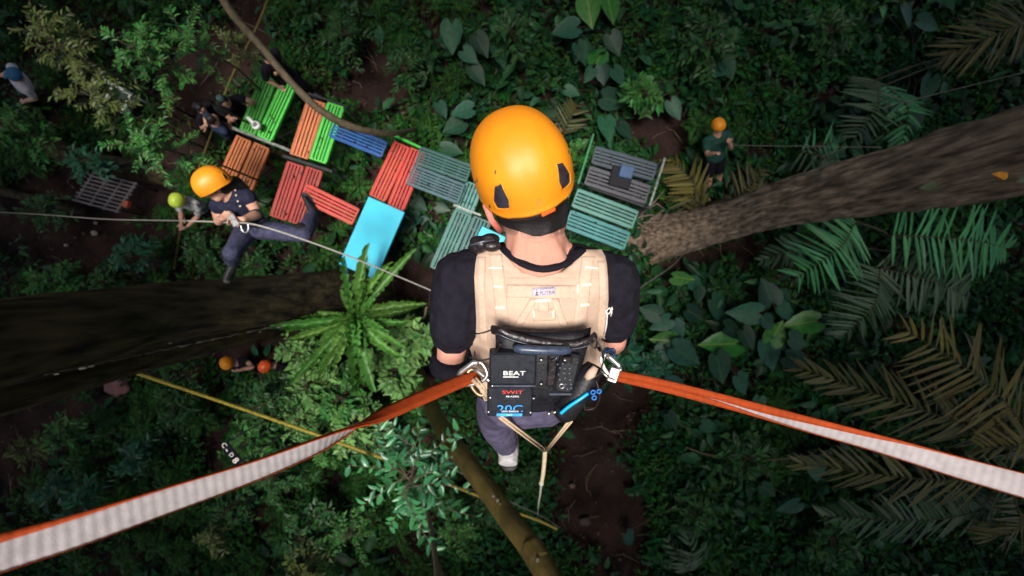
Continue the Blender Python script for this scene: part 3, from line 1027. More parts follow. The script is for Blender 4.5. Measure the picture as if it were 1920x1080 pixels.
# ------------------------------------------------------------------ broad bird's-nest fern
fc = P(668, 592, 7.3)
fern = empty('broad_fern', fc, 'broad-leaved bright fern growing on the trunk below the turquoise board', 'fern')
MB().ball(fc - Vector((0, 0, .15)), (.22, 0, 0), (0, .22, 0), (0, 0, .2), 10).obj('stem', STEM, fern)
for (tx, ty, w, dz) in ((590, 600, .12, .15), (520, 610, .12, .05), (600, 735, .12, .15), (680, 745, .13, .1), (755, 650, .12, .2), (790, 590, .12, .0), (705, 500, .11, .3), (545, 720, .11, .0), (688, 462, .17, .35), (655, 475, .12, .3), (722, 476, .14, .15), (775, 470, .15, .0), (800, 548, .17, .1), (490, 632, .16, .2), (560, 600, .17, .0), (585, 640, .14, -.1),
                        (700, 730, .22, .25), (660, 735, .2, .05), (610, 720, .17, .0), (565, 690, .15, -.05), (745, 690, .16, .0), (770, 620, .13, -.1), (640, 545, .12, .3), (720, 560, .12, .3), (690, 655, .16, .35), (620, 655, .15, .3), (735, 610, .12, .25), (540, 655, .13, .1), (640, 700, .13, .3)):
    tp = P(tx, ty, 7.3 - dz)
    x = tp - fc
    L = x.length
    x.normalize()
    z = (Vector((0, 0, 1)) - x * x.z).normalized()
    sg = RN.choice((-1, 1))
    inst('frond', UNIT_LEAF(FERN, RN.choice(('strap', 'strap_bent', 'strap_bent'))), axes(fc, x * L * 1.04, z.cross(x) * w * 1.2 * sg, z * L * RN.uniform(.4, .75)), fern)

# ------------------------------------------------------------------ slatted benches and stands
STEEL = mat('dark_steel', (.03, .032, .035), .5, scale=15, metal=.3)
STEEL_P = mat('worn_steel', (.22, .24, .22), .5, scale=25, var=.5, metal=.3)
_PM = {}


def paint(rgb, k=.9):
    if rgb not in _PM:
        _PM[rgb] = mat('paint_%d' % len(_PM), lin(*rgb, k), .5, scale=5, col2=tuple(c * .6 + .016 for c in lin(*rgb, k)), bump=.002, bscale=60, spec=.4, stretch=None, objr=.12)
    return _PM[rgb]


_SL = {}


def slat_mesh(m):
    if m.name not in _SL:
        o = MB().box((0, 0, 0), (.5, 0, 0), (0, .5, 0), (0, 0, .5), bev=.06)
        me = bpy.data.meshes.new('slat')
        me.from_pydata(o.v, [], o.f)
        me.materials.append(m)
        _SL[m.name] = me
    return _SL[m.name]


_LEG = {}


BENCHES = []


def bench(q, d, rgb, n, label, group='painted slatted benches', legs=True, gap=.36):
    m = paint(rgb)
    A, B, C, D = [P(x, y, d) for x, y in q]
    BENCHES.append((A, B, D))
    cen = (A + B + C + D) / 4
    root = empty('slatted_bench', (cen.x, cen.y, 0), label, 'bench', group)
    lx = ((D - A) + (C - B)) / 2
    wx = ((B - A) + (C - D)) / 2
    L = lx.length
    x = lx.normalized()
    Wd = (wx - x * wx.dot(x)).length
    z = Vector((0, 0, 1))
    y = z.cross(x)
    pitch = Wd / n
    top = cen.z
    for i in range(n):
        c = cen + y * (-Wd / 2 + pitch * (i + .5)) + z * (RN.gauss(0, .003) - .012)
        w = pitch * (1 - gap) * RN.uniform(.93, 1.05)
        inst('slat', slat_mesh(m), axes(c, (x + y * RN.gauss(0, .003)) * (L - .02), y * w, z * .024), root)
    fb = MB()
    for s in (-1, 1):
        fb.box(cen + x * s * (L / 2) - z * .012, x * .013, y * (Wd / 2), z * .02)
        fb.box(cen + y * s * (Wd / 2) - z * .03, x * (L / 2 - .02), y * .009, z * .03)
    fb.obj('frame', m, root, smooth=False)
    for s in (-.6, 0, .6):
        inst('batten', slat_mesh(STEEL), axes(cen + x * s * L / 2 - z * .045, x * .04, y * (Wd - .04), z * .036), root)
    if legs:
        for s in (-1, 1):
            for u in (-1, 1):
                c = cen + x * s * (L / 2 - .04) + y * u * (Wd / 2 - .03)
                c.z = top / 2 - .03
                if 'leg' not in _LEG:
                    o = MB().tube([(0, 0, -.5), (0, 0, .5)], [.5, .5], 8)
                    me = bpy.data.meshes.new('leg')
                    me.from_pydata(o.v, [], o.f)
                    me.materials.append(STEEL)
                    _LEG['leg'] = me
                inst('leg', _LEG['leg'], axes(c, (.034, 0, 0), (0, .034, 0), (0, 0, top - .06)), root)
        fb = MB()
        for u in (-1, 1):
            a = cen + y * u * (Wd / 2 - .03)
            fb.tube([Vector((*(a - x * (L / 2 - .04)).xy, .1)), Vector((*(a + x * (L / 2 - .04)).xy, top - .15))], [.01, .01], 6)
        fb.obj('brace', STEEL, root)
    return root


GRN, ORA, SAL, RED, RE3, BLU, TEA, TE2, GRY, LEA = (90, 225, 85), (218, 122, 68), (232, 132, 88), (196, 74, 64), (226, 70, 58), (28, 98, 178), (46, 100, 96), (82, 148, 142), (84, 96, 110), (70, 205, 60)
bench([(489, 141), (518, 151.5), (478, 251.5), (450, 241)], 8.2, (84, 190, 74), 5, 'worn green bench under the seated black clothed person')
bench([(526.5, 154), (553.5, 164), (507.5, 263.5), (482.5, 253.5)], 8.18, GRN, 5, 'bright green bench right of the worn green one')
bench([(443.5, 254), (471, 266.5), (427, 366), (399, 354)], 8.22, ORA, 5, 'orange bench half hidden by the hanging woman\'s helmet')
bench([(476.5, 268.5), (505, 279), (464, 374), (436, 363)], 8.2, (200, 112, 62), 5, 'darker orange bench behind the hanging woman\'s hair')
bench([(577, 184), (609.5, 196), (577.5, 297), (543.5, 288)], 8.15, SAL, 5, 'light orange bench crossed by the bent liana')
bench([(614, 193), (644.5, 201.5), (610.5, 306), (580.5, 296)], 8.18, GRN, 5, 'green bench joined to the light orange one under the liana')
bench([(539, 303), (569, 313.5), (536.5, 413.5), (506.5, 402.5)], 8.2, RED, 5, 'dull red bench with scuffed slats left of the lying red one')
bench([(574.5, 314), (604.5, 322), (571, 423), (540.5, 415)], 8.22, (188, 66, 58), 5, 'dull red bench partly under the crossing red bench')
bench([(565, 374.5), (575.5, 346), (671.5, 390), (661, 423)], 8.0, (222, 78, 62), 5, 'bright red bench lying crosswise beside the turquoise board')
bench([(618, 254), (629, 229.5), (725.5, 264.5), (714, 296)], 7.95, BLU, 5, 'blue bench below the bent liana')
bench([(739.5, 266.5), (768, 277.5), (722.5, 377), (692.5, 364.5)], 8.15, RE3, 5, 'vivid red bench next to the blue one')
bench([(770.5, 278), (799, 288.5), (756.5, 396.5), (726.5, 381.5)], 8.2, (214, 62, 52), 5, 'vivid red bench whose end slips under the dark teal bench')
bench([(780, 306.5), (789, 275), (884, 310), (874, 341)], 7.95, TEA, 6, 'dark teal bench just left of the big helmet')
bench([(764, 344.5), (775, 309), (872, 346), (856, 381)], 7.9, (70, 108, 118), 7, 'greyish teal bench resting over the vivid red one', gap=.42)
bench([(874, 340), (905, 352), (885, 402), (855, 390)], 8.1, TE2, 5, 'light teal bench hidden behind the big helmet')
bench([(853, 394), (884, 405), (838, 512), (806, 500)], 8.0, (70, 128, 122), 5, 'teal bench disappearing under the black left shoulder')
bench([(888, 406), (920, 418), (876, 524), (844, 512)], 8.05, (66, 116, 114), 5, 'teal bench between the black shoulder and the neck')
bench([(1110, 305.5), (1118.5, 274.5), (1232, 307), (1223, 338)], 8.1, GRY, 5, 'top grey bench carrying half of the blue box')
bench([(1097, 345.5), (1107, 311), (1219, 349), (1209, 381)], 8.12, (92, 92, 102), 5, 'purple-grey bench below the blue box')
bench([(1073, 386.5), (1084.5, 354.5), (1195.5, 395.5), (1184.5, 429)], 8.05, (92, 148, 138), 5, 'light teal bench right of the nape')
bench([(1060, 426.5), (1070.5, 394.5), (1180.5, 436), (1169, 468.5)], 8.03, (66, 146, 146), 5, 'turquoise bench nearest the right shoulder')


def board(q, d, rgb, label):
    A, B, C, D = [P(x, y, d) for x, y in q]
    cen = (A + B + C + D) / 4
    root = empty('stage_board', (cen.x, cen.y, 0), label, 'board', 'turquoise boards')
    x, y = (D - A) / 2, (B - A) / 2
    y = y - x.normalized() * y.dot(x.normalized())
    MB().box(cen - Vector((0, 0, .02)), x, y, (0, 0, .02), bev=.006).obj('top', mat('board_paint', lin(*rgb, .95), .45, var=.06, scale=3, bump=.001, bscale=30), root, smooth=False)
    fb = MB()
    for s in (-1, 1):
        fb.box(cen + y * s * .94 - Vector((0, 0, .08)), x * .96, y.normalized() * .02, (0, 0, .04))
        fb.box(cen + x * s * .94 - Vector((0, 0, .08)), x.normalized() * .02, y * .9, (0, 0, .036))
    fb.obj('frame', STEEL, root, smooth=False)
    for s in (-1, 1):
        for u in (-1, 1):
            c = cen + x * s * .93 + y * u * .9
            MB().tube([Vector((c.x, c.y, -.02)), Vector((c.x, c.y, cen.z - .05))], [.02, .02], 8).obj('leg', STEEL, root)


board([(690.5, 369.5), (759, 397), (703.5, 523.5), (635, 496)], 7.9, (52, 200, 232), 'plain turquoise board with fern fronds over its lower end')
board([(903, 424), (948, 444), (938, 474), (890, 452)], 7.9, (40, 200, 225), 'turquoise board peeking out left of the neck')


def beam(name, x0, y0, x1, y1, d, r, m, label, group='steel beams between the benches', posts=True):
    a, b = P(x0, y0, d), P(x1, y1, d)
    root = empty(name, (a.x, a.y, 0), label, 'beam', group)
    u = (b - a) / 2
    s = u.cross(Vector((0, 0, 1))).normalized()
    MB().box((a + b) / 2, u, s * r, (0, 0, r * .8), bev=r * .3).obj('rail', m, root, smooth=False)
    if posts:
        for t in (.06, .94):
            p = a.lerp(b, t)
            MB().tube([Vector((p.x, p.y, -.02)), Vector((p.x, p.y, p.z - r))], [.022, .022], 8).obj('post', STEEL, root)
    return root


beam('steel_beam', 436, 240, 545, 283, 8.3, .028, STEEL_P, 'pale beam between the green and the orange benches')
beam('steel_beam', 530, 292, 624, 322, 8.3, .032, STEEL, 'dark beam between the light orange and dull red benches')
beam('steel_beam', 578, 175, 652, 201, 8.3, .02, STEEL, 'thin dark beam at the far ends under the liana')
beam('steel_beam', 733, 251, 791, 278, 8.1, .022, paint(LEA), 'lime green beam between the blue and dark teal benches')
beam('steel_beam', 850, 384, 902, 404, 8.1, .022, STEEL_P, 'grey beam at the end of the greyish teal bench')
beam('steel_beam', 1113, 251, 1084, 345, 7.9, .018, paint((60, 150, 90)), 'thin green pole left of the grey benches')
beam('steel_beam', 1247, 296, 1218, 386, 7.9, .02, STEEL_P, 'slanting grey pole at the right ends of the grey benches')
beam('steel_beam', 1072, 352, 1046, 414, 8.0, .02, STEEL_P, 'grey pole between the big helmet and the light teal bench')
beam('steel_beam', 1104, 350, 1222, 392, 8.25, .03, STEEL, 'dark beam between the purple-grey and light teal benches')

def bench_litter():
    r = np.random.default_rng(31)
    C, D, N, L = [], [], [], []
    for A, B, E in BENCHES:
        for _ in range(r.integers(2, 6)):
            p = A + (B - A) * r.random() + (E - A) * r.random()
            a = r.uniform(0, 6.28)
            C.append((p.x, p.y, p.z + .012))
            D.append((math.cos(a), math.sin(a), r.normal(0, .1)))
            N.append((r.normal(0, .2), r.normal(0, .2), 1))
            L.append(r.uniform(.03, .075))
    L = np.array(L)
    tag(cloud('fallen_leaves', np.array(C), np.array(D), np.array(N), L, L * .5, LITTER, None, full=True), 'small dry leaves lying on the painted benches', kind='stuff')


bench_litter()

# blue box with dark cushion
p = P(1173, 324, 7.95)
bx, by = Vector((.96, -.25, 0)), Vector((.25, .96, 0))
root = empty('blue_box', p, 'small blue-grey box on the grey benches', 'box')
MB().box(p + Vector((0, 0, .03)), bx * .125, by * .115, (0, 0, .06), bev=.015).obj('lid', paint((76, 104, 150)), root, smooth=False)
MB().box(p + Vector((-.07, -.07, -.05)), bx * .2, by * .19, (0, 0, .035), bev=.015).obj('base', mat('dark_felt', (.016, .015, .018), .9), root, smooth=False)

# white megaphone on the green bench
WHT = mat('white_plastic', (.75, .76, .74), .4, var=.05)
p = P(479, 233, 8.0)
root = empty('megaphone', p, 'white megaphone lying on the green benches', 'megaphone')
MB().tube([p + Vector((.03, -.03, 0)), p + Vector((.03, -.03, .05)), p + Vector((.03, -.03, .07))], [.08, .075, .055], 20).obj('bell', WHT, root)
MB().tube([p + Vector((.03, -.03, .07)), p + Vector((.03, -.03, .085))], [.045, .03], 16).obj('grille', mat('grey_mesh', (.14, .14, .14), .7, scale=300, var=.6), root)
MB().tube([p + Vector((0, 0, .035)), p + Vector((-.11, .1, .035)), p + Vector((-.13, .12, .035))], [.03, .034, .03], 10).obj('handle', WHT, root)

# metal grate with orange end block on the left
GR = mat('grate_metal', (.17, .15, .16), .6, var=.35, scale=12)
q = [P(x, y, 8.9) for x, y in ((150, 345), (240, 325), (250, 372), (238, 392))]
cen = P(198, 360, 8.9)
root = empty('metal_grate', (cen.x, cen.y, 0), 'grey metal grate lying by the fallen log at the left', 'grate')
x = Vector((.965, -.26, 0))
y = Vector((.26, .965, 0))
for i in range(9):
    o_ = MB().box((0, 0, 0), (.5, 0, 0), (0, .5, 0), (0, 0, .5))
    if i == 0:
        me = bpy.data.meshes.new('bar')
        me.from_pydata(o_.v, [], o_.f)
        me.materials.append(GR)
    inst('bar', me, axes(cen + y * (i - 4) * .082 + x * (i - 4) * .03, x * RN.uniform(.95, 1.05), y * .032, (0, 0, .03)), root)
fb = MB()
for s in (-.46, -.15, .15, .42):
    fb.box(cen + x * s + x * 0 - Vector((0, 0, .03)), y * .36 + x * .12, x * .018, (0, 0, .02))
fb.obj('frame', GR, root, smooth=False)
for u in (-1, 1):
    for s in (-.45, .42):
        c = cen + x * s + y * u * .3 + x * u * .1
        MB().tube([Vector((c.x, c.y, -.02)), Vector((c.x, c.y, cen.z - .04))], [.02, .02], 6).obj('leg', STEEL, root)
p = P(238, 383, 8.85)
tag(MB().box(p, x * .055, y * .07, (0, 0, .05), bev=.012).obj('orange_block', paint((215, 105, 55)), None, False, p), 'small orange block on the lower right corner of the metal grate', 'block')

# white plastic chair seen from above
p = P(206, 178, 8.7)
root = empty('garden_chair', (p.x, p.y, 0), 'pale plastic chair standing under the shrubs at the upper left', 'chair')
x, y = Vector((.88, -.47, 0)), Vector((.47, .88, 0))
CH = mat('pale_plastic', (.6, .64, .56), .5, var=.2)
MB().box((p.x, p.y, .43), x * .2, y * .2, (0, 0, .015), bev=.01).obj('seat', mat('chair_seat', (.05, .075, .05), .6), root, smooth=False)
for s in (-1, 1):
    for u in (-1, 1):
        c = Vector((p.x, p.y, 0)) + x * s * .2 + y * u * .2
        MB().tube([c - Vector((0, 0, .03)), c + Vector((0, 0, .62 if u < 0 else .8))], [.02, .018], 6).obj('leg', CH, root)
for s in (-1, 1):
    c = Vector((p.x, p.y, .63)) + x * s * .21
    MB().box(c, x * .028, y * .22, (0, 0, .012)).obj('armrest', CH, root, smooth=False)
MB().box(Vector((p.x, p.y, .72)) + y * .22, x * .22, y * .025, (0, 0, .12), bev=.01).obj('backrest', CH, root, smooth=False)

# pink stone, stones and roots
PINK = mat('pink_stone', (.21, .095, .09), .8, scale=6, var=.25, bump=.02)


def stone(px, py, d, r, m, label, seed, group=None):
    c = P(px, py, d)
    mb = MB()
    mb.ball((0, 0, 0), (r, 0, 0), (0, r * .75, 0), (0, 0, r * .45), 16)
    mb.v = [tuple(c + Vector(v) * (1 + .3 * noise.noise(Vector(v) * 2.2 / r + Vector((seed, 0, 0))))) for v in mb.v]
    return tag(mb.obj('stone', m, None, True, c), label, 'stone', group)


stone(220, 726, 9.2, .25, PINK, 'flat pink stone below the slim trunk', 1)
PALE = mat('pale_stone', (.32, .27, .24), .85, scale=12, bump=.01)
stone(177, 437, 9.4, .075, PALE, 'largest pale stone on the bare soil at the left', 2, 'pale stones on the soil')
stone(179, 418, 9.4, .05, PALE, 'pale stone just above the largest one on the soil', 3, 'pale stones on the soil')
stone(124, 460, 9.4, .045, PALE, 'small pale stone left of the largest one on the soil', 4, 'pale stones on the soil')
stone(93, 231, 9.3, .06, PALE, 'pale stone by the fallen log near the white shirted person', 5, 'pale stones on the soil')
stone(1073, 911, 9.4, .07, mat('tan_stone', (.2, .13, .09), .85, scale=12), 'tan stone on the red-brown soil right of the hanging cord', 6)
stone(1096, 978, 9.4, .13, mat('grey_stone', (.075, .055, .05), .85, scale=12), 'flat grey stone on the soil at the bottom', 7)
c0 = P(1228, 418, 9.3)
r_ = random.Random(3)
RT = mat('dry_root', (.2, .15, .12), .85, scale=30, var=.3)
root = empty('root_tangle', (c0.x, c0.y, 0), 'tangle of pale dry sticks at the foot of the leaning trunk', 'sticks')
for i in range(16):
    c = c0 + Vector((r_.gauss(-.05, .13), r_.gauss(0, .22), .1 + r_.uniform(0, .3)))
    a = r_.gauss(.55, .5)
    l = r_.uniform(.15, .34)
    dv = Vector((math.cos(a), math.sin(a), r_.gauss(0, .15)))
    MB().tube([c - dv * l, c + Vector((0, r_.gauss(0, .05), .04)), c + dv * l], [.012, .016, .008], 5).obj('stick', RT, root)

# ------------------------------------------------------------------ lines, ropes and poles
ROPE_W = mat('rope_white', (.3, .28, .26), .8, scale=150, var=.35)
ROPE_G = mat('rope_grey', (.14, .13, .12), .7, scale=150, var=.35)
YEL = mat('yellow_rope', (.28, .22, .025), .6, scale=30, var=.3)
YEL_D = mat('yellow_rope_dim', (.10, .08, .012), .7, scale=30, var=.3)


def line(name, pts, r, m, label, cat, group=None, n=8):
    q = spline(pts, 8)
    mb = MB().tube([P(*p[:3]) for p in q], [r] * len(q), n)
    return tag(mb.obj(name, m, None, True, P(*pts[0])), label, cat, group)


line('static_rope', [(-40, 396, 6.3), (75, 402, 5.6), (200, 411, 5.0), (350, 414, 4.3)], .006, ROPE_G, 'thin grey cable running in from the left edge to the hanging woman', 'rope')
line('static_rope', [(350, 414, 4.3), (420, 417, 4.05), (490, 424, 3.62), (640, 475, 3.9), (800, 541, 4.6), (870, 572, 5.0)], .0075, ROPE_W, 'pale rope from the hanging woman across the turquoise board', 'rope')
line('static_rope', [(1150, 575, 6.0), (1198, 541, 6.3), (1262, 497, 7.0), (1285, 470, 7.8)], .007, ROPE_G, 'short thin rope between the right sleeve and the leaning trunk', 'rope')
line('static_rope', [(1372, 272, 7.9), (1470, 274, 7.4), (1650, 276, 6.9)], .006, ROPE_G, 'thin line from the green shirted person to the leaning trunk', 'rope')
line('static_rope', [(1640, 205, 7.6), (1780, 170, 7.0), (1960, 126, 6.4)], .006, ROPE_G, 'thin wire at the upper right edge', 'rope')
line('static_rope', [(660, 772, 5.4), (735, 813, 5.4), (845, 876, 5.5), (955, 939, 5.6), (1012, 966, 5.8), (1050, 990, 6.2)], .006, ROPE_G, 'thin line slanting from the left strap to the hanging cord', 'rope')
line('yellow_pole', [(232, 692, 6.4), (400, 748, 6.2), (560, 803, 6.0), (731, 864, 5.8)], .024, YEL, 'long yellow bamboo pole crossing under the left strap', 'pole', 'yellow bamboo poles')
line('yellow_pole', [(846, 910, 5.6), (885, 925, 5.55), (930, 944, 5.5)], .02, YEL, 'short yellow bamboo pole left of the mossy trunk', 'pole', 'yellow bamboo poles')
line('yellow_pole', [(974, 963, 5.9), (1010, 976, 5.9), (1045, 992, 5.9)], .018, YEL, 'stub of yellow bamboo pole under the hanging cord', 'pole', 'yellow bamboo poles')
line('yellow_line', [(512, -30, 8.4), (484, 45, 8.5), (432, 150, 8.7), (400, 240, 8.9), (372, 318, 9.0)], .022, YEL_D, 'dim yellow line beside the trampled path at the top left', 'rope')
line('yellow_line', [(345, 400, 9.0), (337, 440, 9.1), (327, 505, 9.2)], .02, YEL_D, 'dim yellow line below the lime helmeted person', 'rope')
line('bamboo_stick', [(343, 400, 8.3), (346, 418, 8.25)], .02, mat('pale_bamboo', (.5, .36, .2), .6), 'short pale stick in front of the lime helmeted person', 'stick')

# dark banner with pale characters behind the left strap
p = P(434, 850, 6.2)
BX = Vector((.6, -.8, 0))
BY = Vector((.8, .6, 0))
root = empty('banner', (p.x, p.y, 0), 'small dark banner with a column of pale characters above the left strap', 'banner')
MB().box(p, BX * .19, BY * .065, (0, 0, .008), bev=.004).obj('panel', mat('banner_cloth', (.005, .005, .010), .8, spec=.1), root, smooth=False)
LT = mat('banner_letter', (.8, .72, .68), .6)
for ch, t, s_ in (('C', -.155, .1), ('-', -.075, .15), ('D', .02, .085), ('8', .12, .13)):
    text('lettering', ch, axes(p + BX * t - BY * .01 + Vector((0, 0, .010)), BX, BY, (0, 0, 1)), s_, LT, root)
for s in (-.18, .18):
    c = p + BX * s
    MB().tube([Vector((c.x, c.y, 0)), c - Vector((0, 0, .008))], [.012, .012], 6).obj('post', STEEL, root)

# ------------------------------------------------------------------ people
SKIN = mat('skin', (.50, .27, .19), .5, var=.08, scale=9, spec=.35)
SKIN_P = mat('skin_flush', (.52, .25, .185), .48, var=.07, scale=14, bump=.0006, bscale=220, spec=.35)
HAIR = mat('hair', (.008, .006, .006), .5, var=.5, scale=140, bump=.004, bscale=220)
EYE = mat('eye', (.02, .015, .012), .2)
LIP = mat('lip', (.32, .12, .10), .5)
BLK = mat('black_cloth', (.0085, .0075, .013), .85, scale=40, var=.3, bump=.012, bscale=16, spec=.15)
NAVY = mat('navy_cloth', (.012, .013, .032), .8, scale=30, var=.3, bump=.004, bscale=40, spec=.2)
DENIM = mat('denim', (.042, .044, .085), .85, scale=25, var=.3, bump=.004, bscale=60, spec=.2)
PURP = mat('grey_violet_cloth', (.062, .055, .095), .85, scale=25, var=.25, bump=.004, bscale=50, spec=.2)
GREEN = mat('green_shirt', (.006, .052, .036), .8, scale=30, var=.3, bump=.004, bscale=40)
BLUE = mat('blue_shirt', (.012, .024, .055), .85, scale=30, var=.3, bump=.004, bscale=40)
WSHIRT = mat('white_shirt', (.45, .42, .47), .85, scale=20, var=.15, bump=.005, bscale=30)
CAMO = mat('black_white_shirt', (.012, .012, .014), .85, scale=8, col2=(.6, .58, .57), bump=.003)
RUBR = mat('black_rubber', (.010, .010, .012), .6, scale=50, var=.4, bump=.002)
ORNG = mat('helmet_orange', (.76, .265, .008), .48, col2=(.69, .225, .008), scale=9, spec=.4, bump=.0006, bscale=40)
REDO = mat('helmet_red', (.75, .10, .012), .4, var=.05, spec=.5)
LIME = mat('helmet_lime', (.55, .72, .06), .4, var=.05, spec=.5)
VENT = mat('helmet_vent', (.026, .024, .034), .4, var=.4, scale=60)


def ik(a, b, l1, l2, hint):
    d = b - a
    L = min(d.length, (l1 + l2) * .995)
    x = (l1 * l1 - l2 * l2 + L * L) / (2 * L)
    h = math.sqrt(max(0, l1 * l1 - x * x))
    u = d.normalized()
    k = (hint - u * hint.dot(u)).normalized()
    return a + u * x + k * h


def hand(mb, wr, d, side, s, curl=.5):
    d = d.normalized()
    side = (side - d * side.dot(d)).normalized()
    n = d.cross(side)
    pal = wr + d * .085 * s
    mb.tube([wr - d * .01 * s, wr + d * .03 * s, pal], [(.026 * s, .02 * s), (.036 * s, .016 * s), (.042 * s, .014 * s)], 8, ref=side)
    for k, L in enumerate((.068, .078, .072, .056)):
        o = pal + side * (.029 - .0195 * k) * s - d * .012 * s
        pts, v = [o], d.copy()
        for q in range(3):
            a = curl * (.5 + .4 * q)
            v = (d * math.cos(a * (q + 1) * .8) + n * math.sin(a * (q + 1) * .8)).normalized()
            pts.append(pts[-1] + v * L * s * (.42, .33, .25)[q] * 1.1)
        mb.tube(pts, [.0098 * s, .0095 * s, .0085 * s, .0065 * s], 6)
    t0 = wr + d * .02 * s + side * .03 * s
    t1 = t0 + (d * .6 + side * .6 + n * .3).normalized() * .042 * s
    mb.tube([t0, t1, t1 + (d * .9 + side * .15 + n * .4).normalized() * .032 * s], [.013 * s, .011 * s, .008 * s], 6)


TOR = [(-.14, .10, .085), (-.06, .155, .115), (.06, .165, .118), (.25, .148, .108), (.45, .152, .112), (.65, .168, .12), (.82, .165, .112), (.93, .12, .085), (1.02, .062, .058)]


def torso(mb, J, S, s, grow=0, lo=-.14, hi=1.02, wide=1.0):
    ax = J['neck'] - J['pel']
    pts, rad = [], []
    for t, a, b in TOR:
        if lo <= t <= hi:
            pts.append(J['pel'] + ax * t)
            rad.append((a * s * wide + grow, b * s + grow))
    mb.tube(pts, rad, 20, ref=S)


def limb(mb, a, b, r0, r1, mid=None, t0=0., t1=1., grow=0, n=12):
    pts, rad = [], []
    for i in range(6):
        t = t0 + (t1 - t0) * i / 5
        r = r0 + (r1 - r0) * t
        if mid: r += mid * math.sin(math.pi * min(1, t * 1.25)) * (1 - t * .4)
        pts.append(a.lerp(b, t))
        rad.append(r + grow)
    mb.tube(pts, rad, n)
    mb.ball(pts[0], (rad[0], 0, 0), (0, rad[0], 0), (0, 0, rad[0]), 10)
    mb.ball(pts[-1], (rad[-1], 0, 0), (0, rad[-1], 0), (0, 0, rad[-1]), 10)


def helmet(parent, c, up, fwd, m, s=1.0, big=False, vents=True):
    """Climbing helmet: deep shell with rolled rim, vents at the back flanks, inner liner."""
    u = up.normalized()
    f = (fwd - u * fwd.dot(u)).normalized()
    x = f.cross(u)
    A, B, Hh = .116 * s, .143 * s, .128 * s
    nt_, nz = (72, 40) if big else (28, 12)

    def surf(th, v, off=0.0):
        """v 0 apex .. 1 rim"""
        ca, sa = math.sin(th), -math.cos(th)          # th=0 is the back of the head
        back = .5 + .5 * math.cos(th)
        rim = -(.030 + .024 * back - .006 * (.5 - .5 * math.cos(2 * th)) + .006 * math.exp(-((abs(math.atan2(math.sin(th), math.cos(th))) - .75) / .3) ** 2)) * s
        if v < .72:
            a = v / .72 * math.pi / 2
            rr, zz = math.sin(a) ** .93, Hh * math.cos(a) ** 1.0
        else:
            w = (v - .72) / .28
            rr, zz = 1 - .035 * w * w + .02 * max(0, w - .8) * 5, rim * w
        sq = 1 + .035 * math.cos(4 * th) * math.sin(min(1, v) * math.pi) * -1
        bump_ = 0
        if big:
            q = math.sin(th) * rr
            bump_ = -.0013 * math.exp(-((abs(q) - .47) / .07) ** 2) * (v > .2) * min(1, (v - .2) * 4) - .0007 * math.exp(-(q / .09) ** 2) * min(1, max(0, v - .25) * 4)
        r = rr * sq
        p = x * (ca * A * r) + f * (sa * B * r) + u * zz
        return c + p * (1 + off / .12 / s * s + bump_ / .12)
    mb = MB()
    vs, fs = [], []
    for i in range(nz + 1):
        for j in range(nt_):
            vs.append(surf(2 * math.pi * j / nt_, max(.004, i / nz)))
    for off in (-.003 * s, -.012 * s):
        for j in range(nt_):
            vs.append(surf(2 * math.pi * j / nt_, 1.0 if off > -.01 else .97, off))
    for j in range(nt_):
        vs.append(surf(2 * math.pi * j / nt_, .5, -.016 * s))
    for i in range(nz + 3):
        for j in range(nt_):
            a, b = i * nt_ + j, i * nt_ + (j + 1) % nt_
            fs.append((a, a + nt_, b + nt_, b))
    fs.append(tuple(range(nt_)))
    mb.add(vs, fs)
    o = mb.obj('helmet', m, parent)
    if vents:
        for sg in (-1, 1):
            if big:
                poly = [(.62, .80), (.70, .665), (.80, .70), (.985, .80), (.93, .90), (.66, .93)]
                poly = [(.54, .60), (.68, .62), (.80, .75), (.78, .86), (.52, .855), (.48, .74)]
            else:
                poly = [(.72, .62), (.95, .72), (.92, .88), (.68, .82)]
            pm, pr = MB(), MB()
            cen_th, cen_v = sum(p[0] for p in poly) / len(poly), sum(p[1] for p in poly) / len(poly)
            rings = []
            for k in (1.0, .8, .5, 0.02):
                ring = []
                for i in range(len(poly)):
                    for w in (0, .34, .67):
                        t = poly[i][0] * (1 - w) + poly[(i + 1) % len(poly)][0] * w
                        v = poly[i][1] * (1 - w) + poly[(i + 1) % len(poly)][1] * w
                        ring.append(surf(sg * (cen_th + (t - cen_th) * k), cen_v + (v - cen_v) * k, (.0012 if k > .9 else .0009) * s))
                rings.append(ring)
            n = len(rings[0])
            fs = []
            for i in range(3):
                for j in range(n):
                    fs.append((i * n + j, i * n + (j + 1) % n, (i + 1) * n + (j + 1) % n, (i + 1) * n + j))
            pm.add([p for r in rings for p in r], fs).obj('vent', VENT, o)
            if big:
                pr.tube(rings[0], [.0018] * n, 6, closed=True, cap=False).obj('vent_rim', m, o)
    return o, surf, (x, f, u)


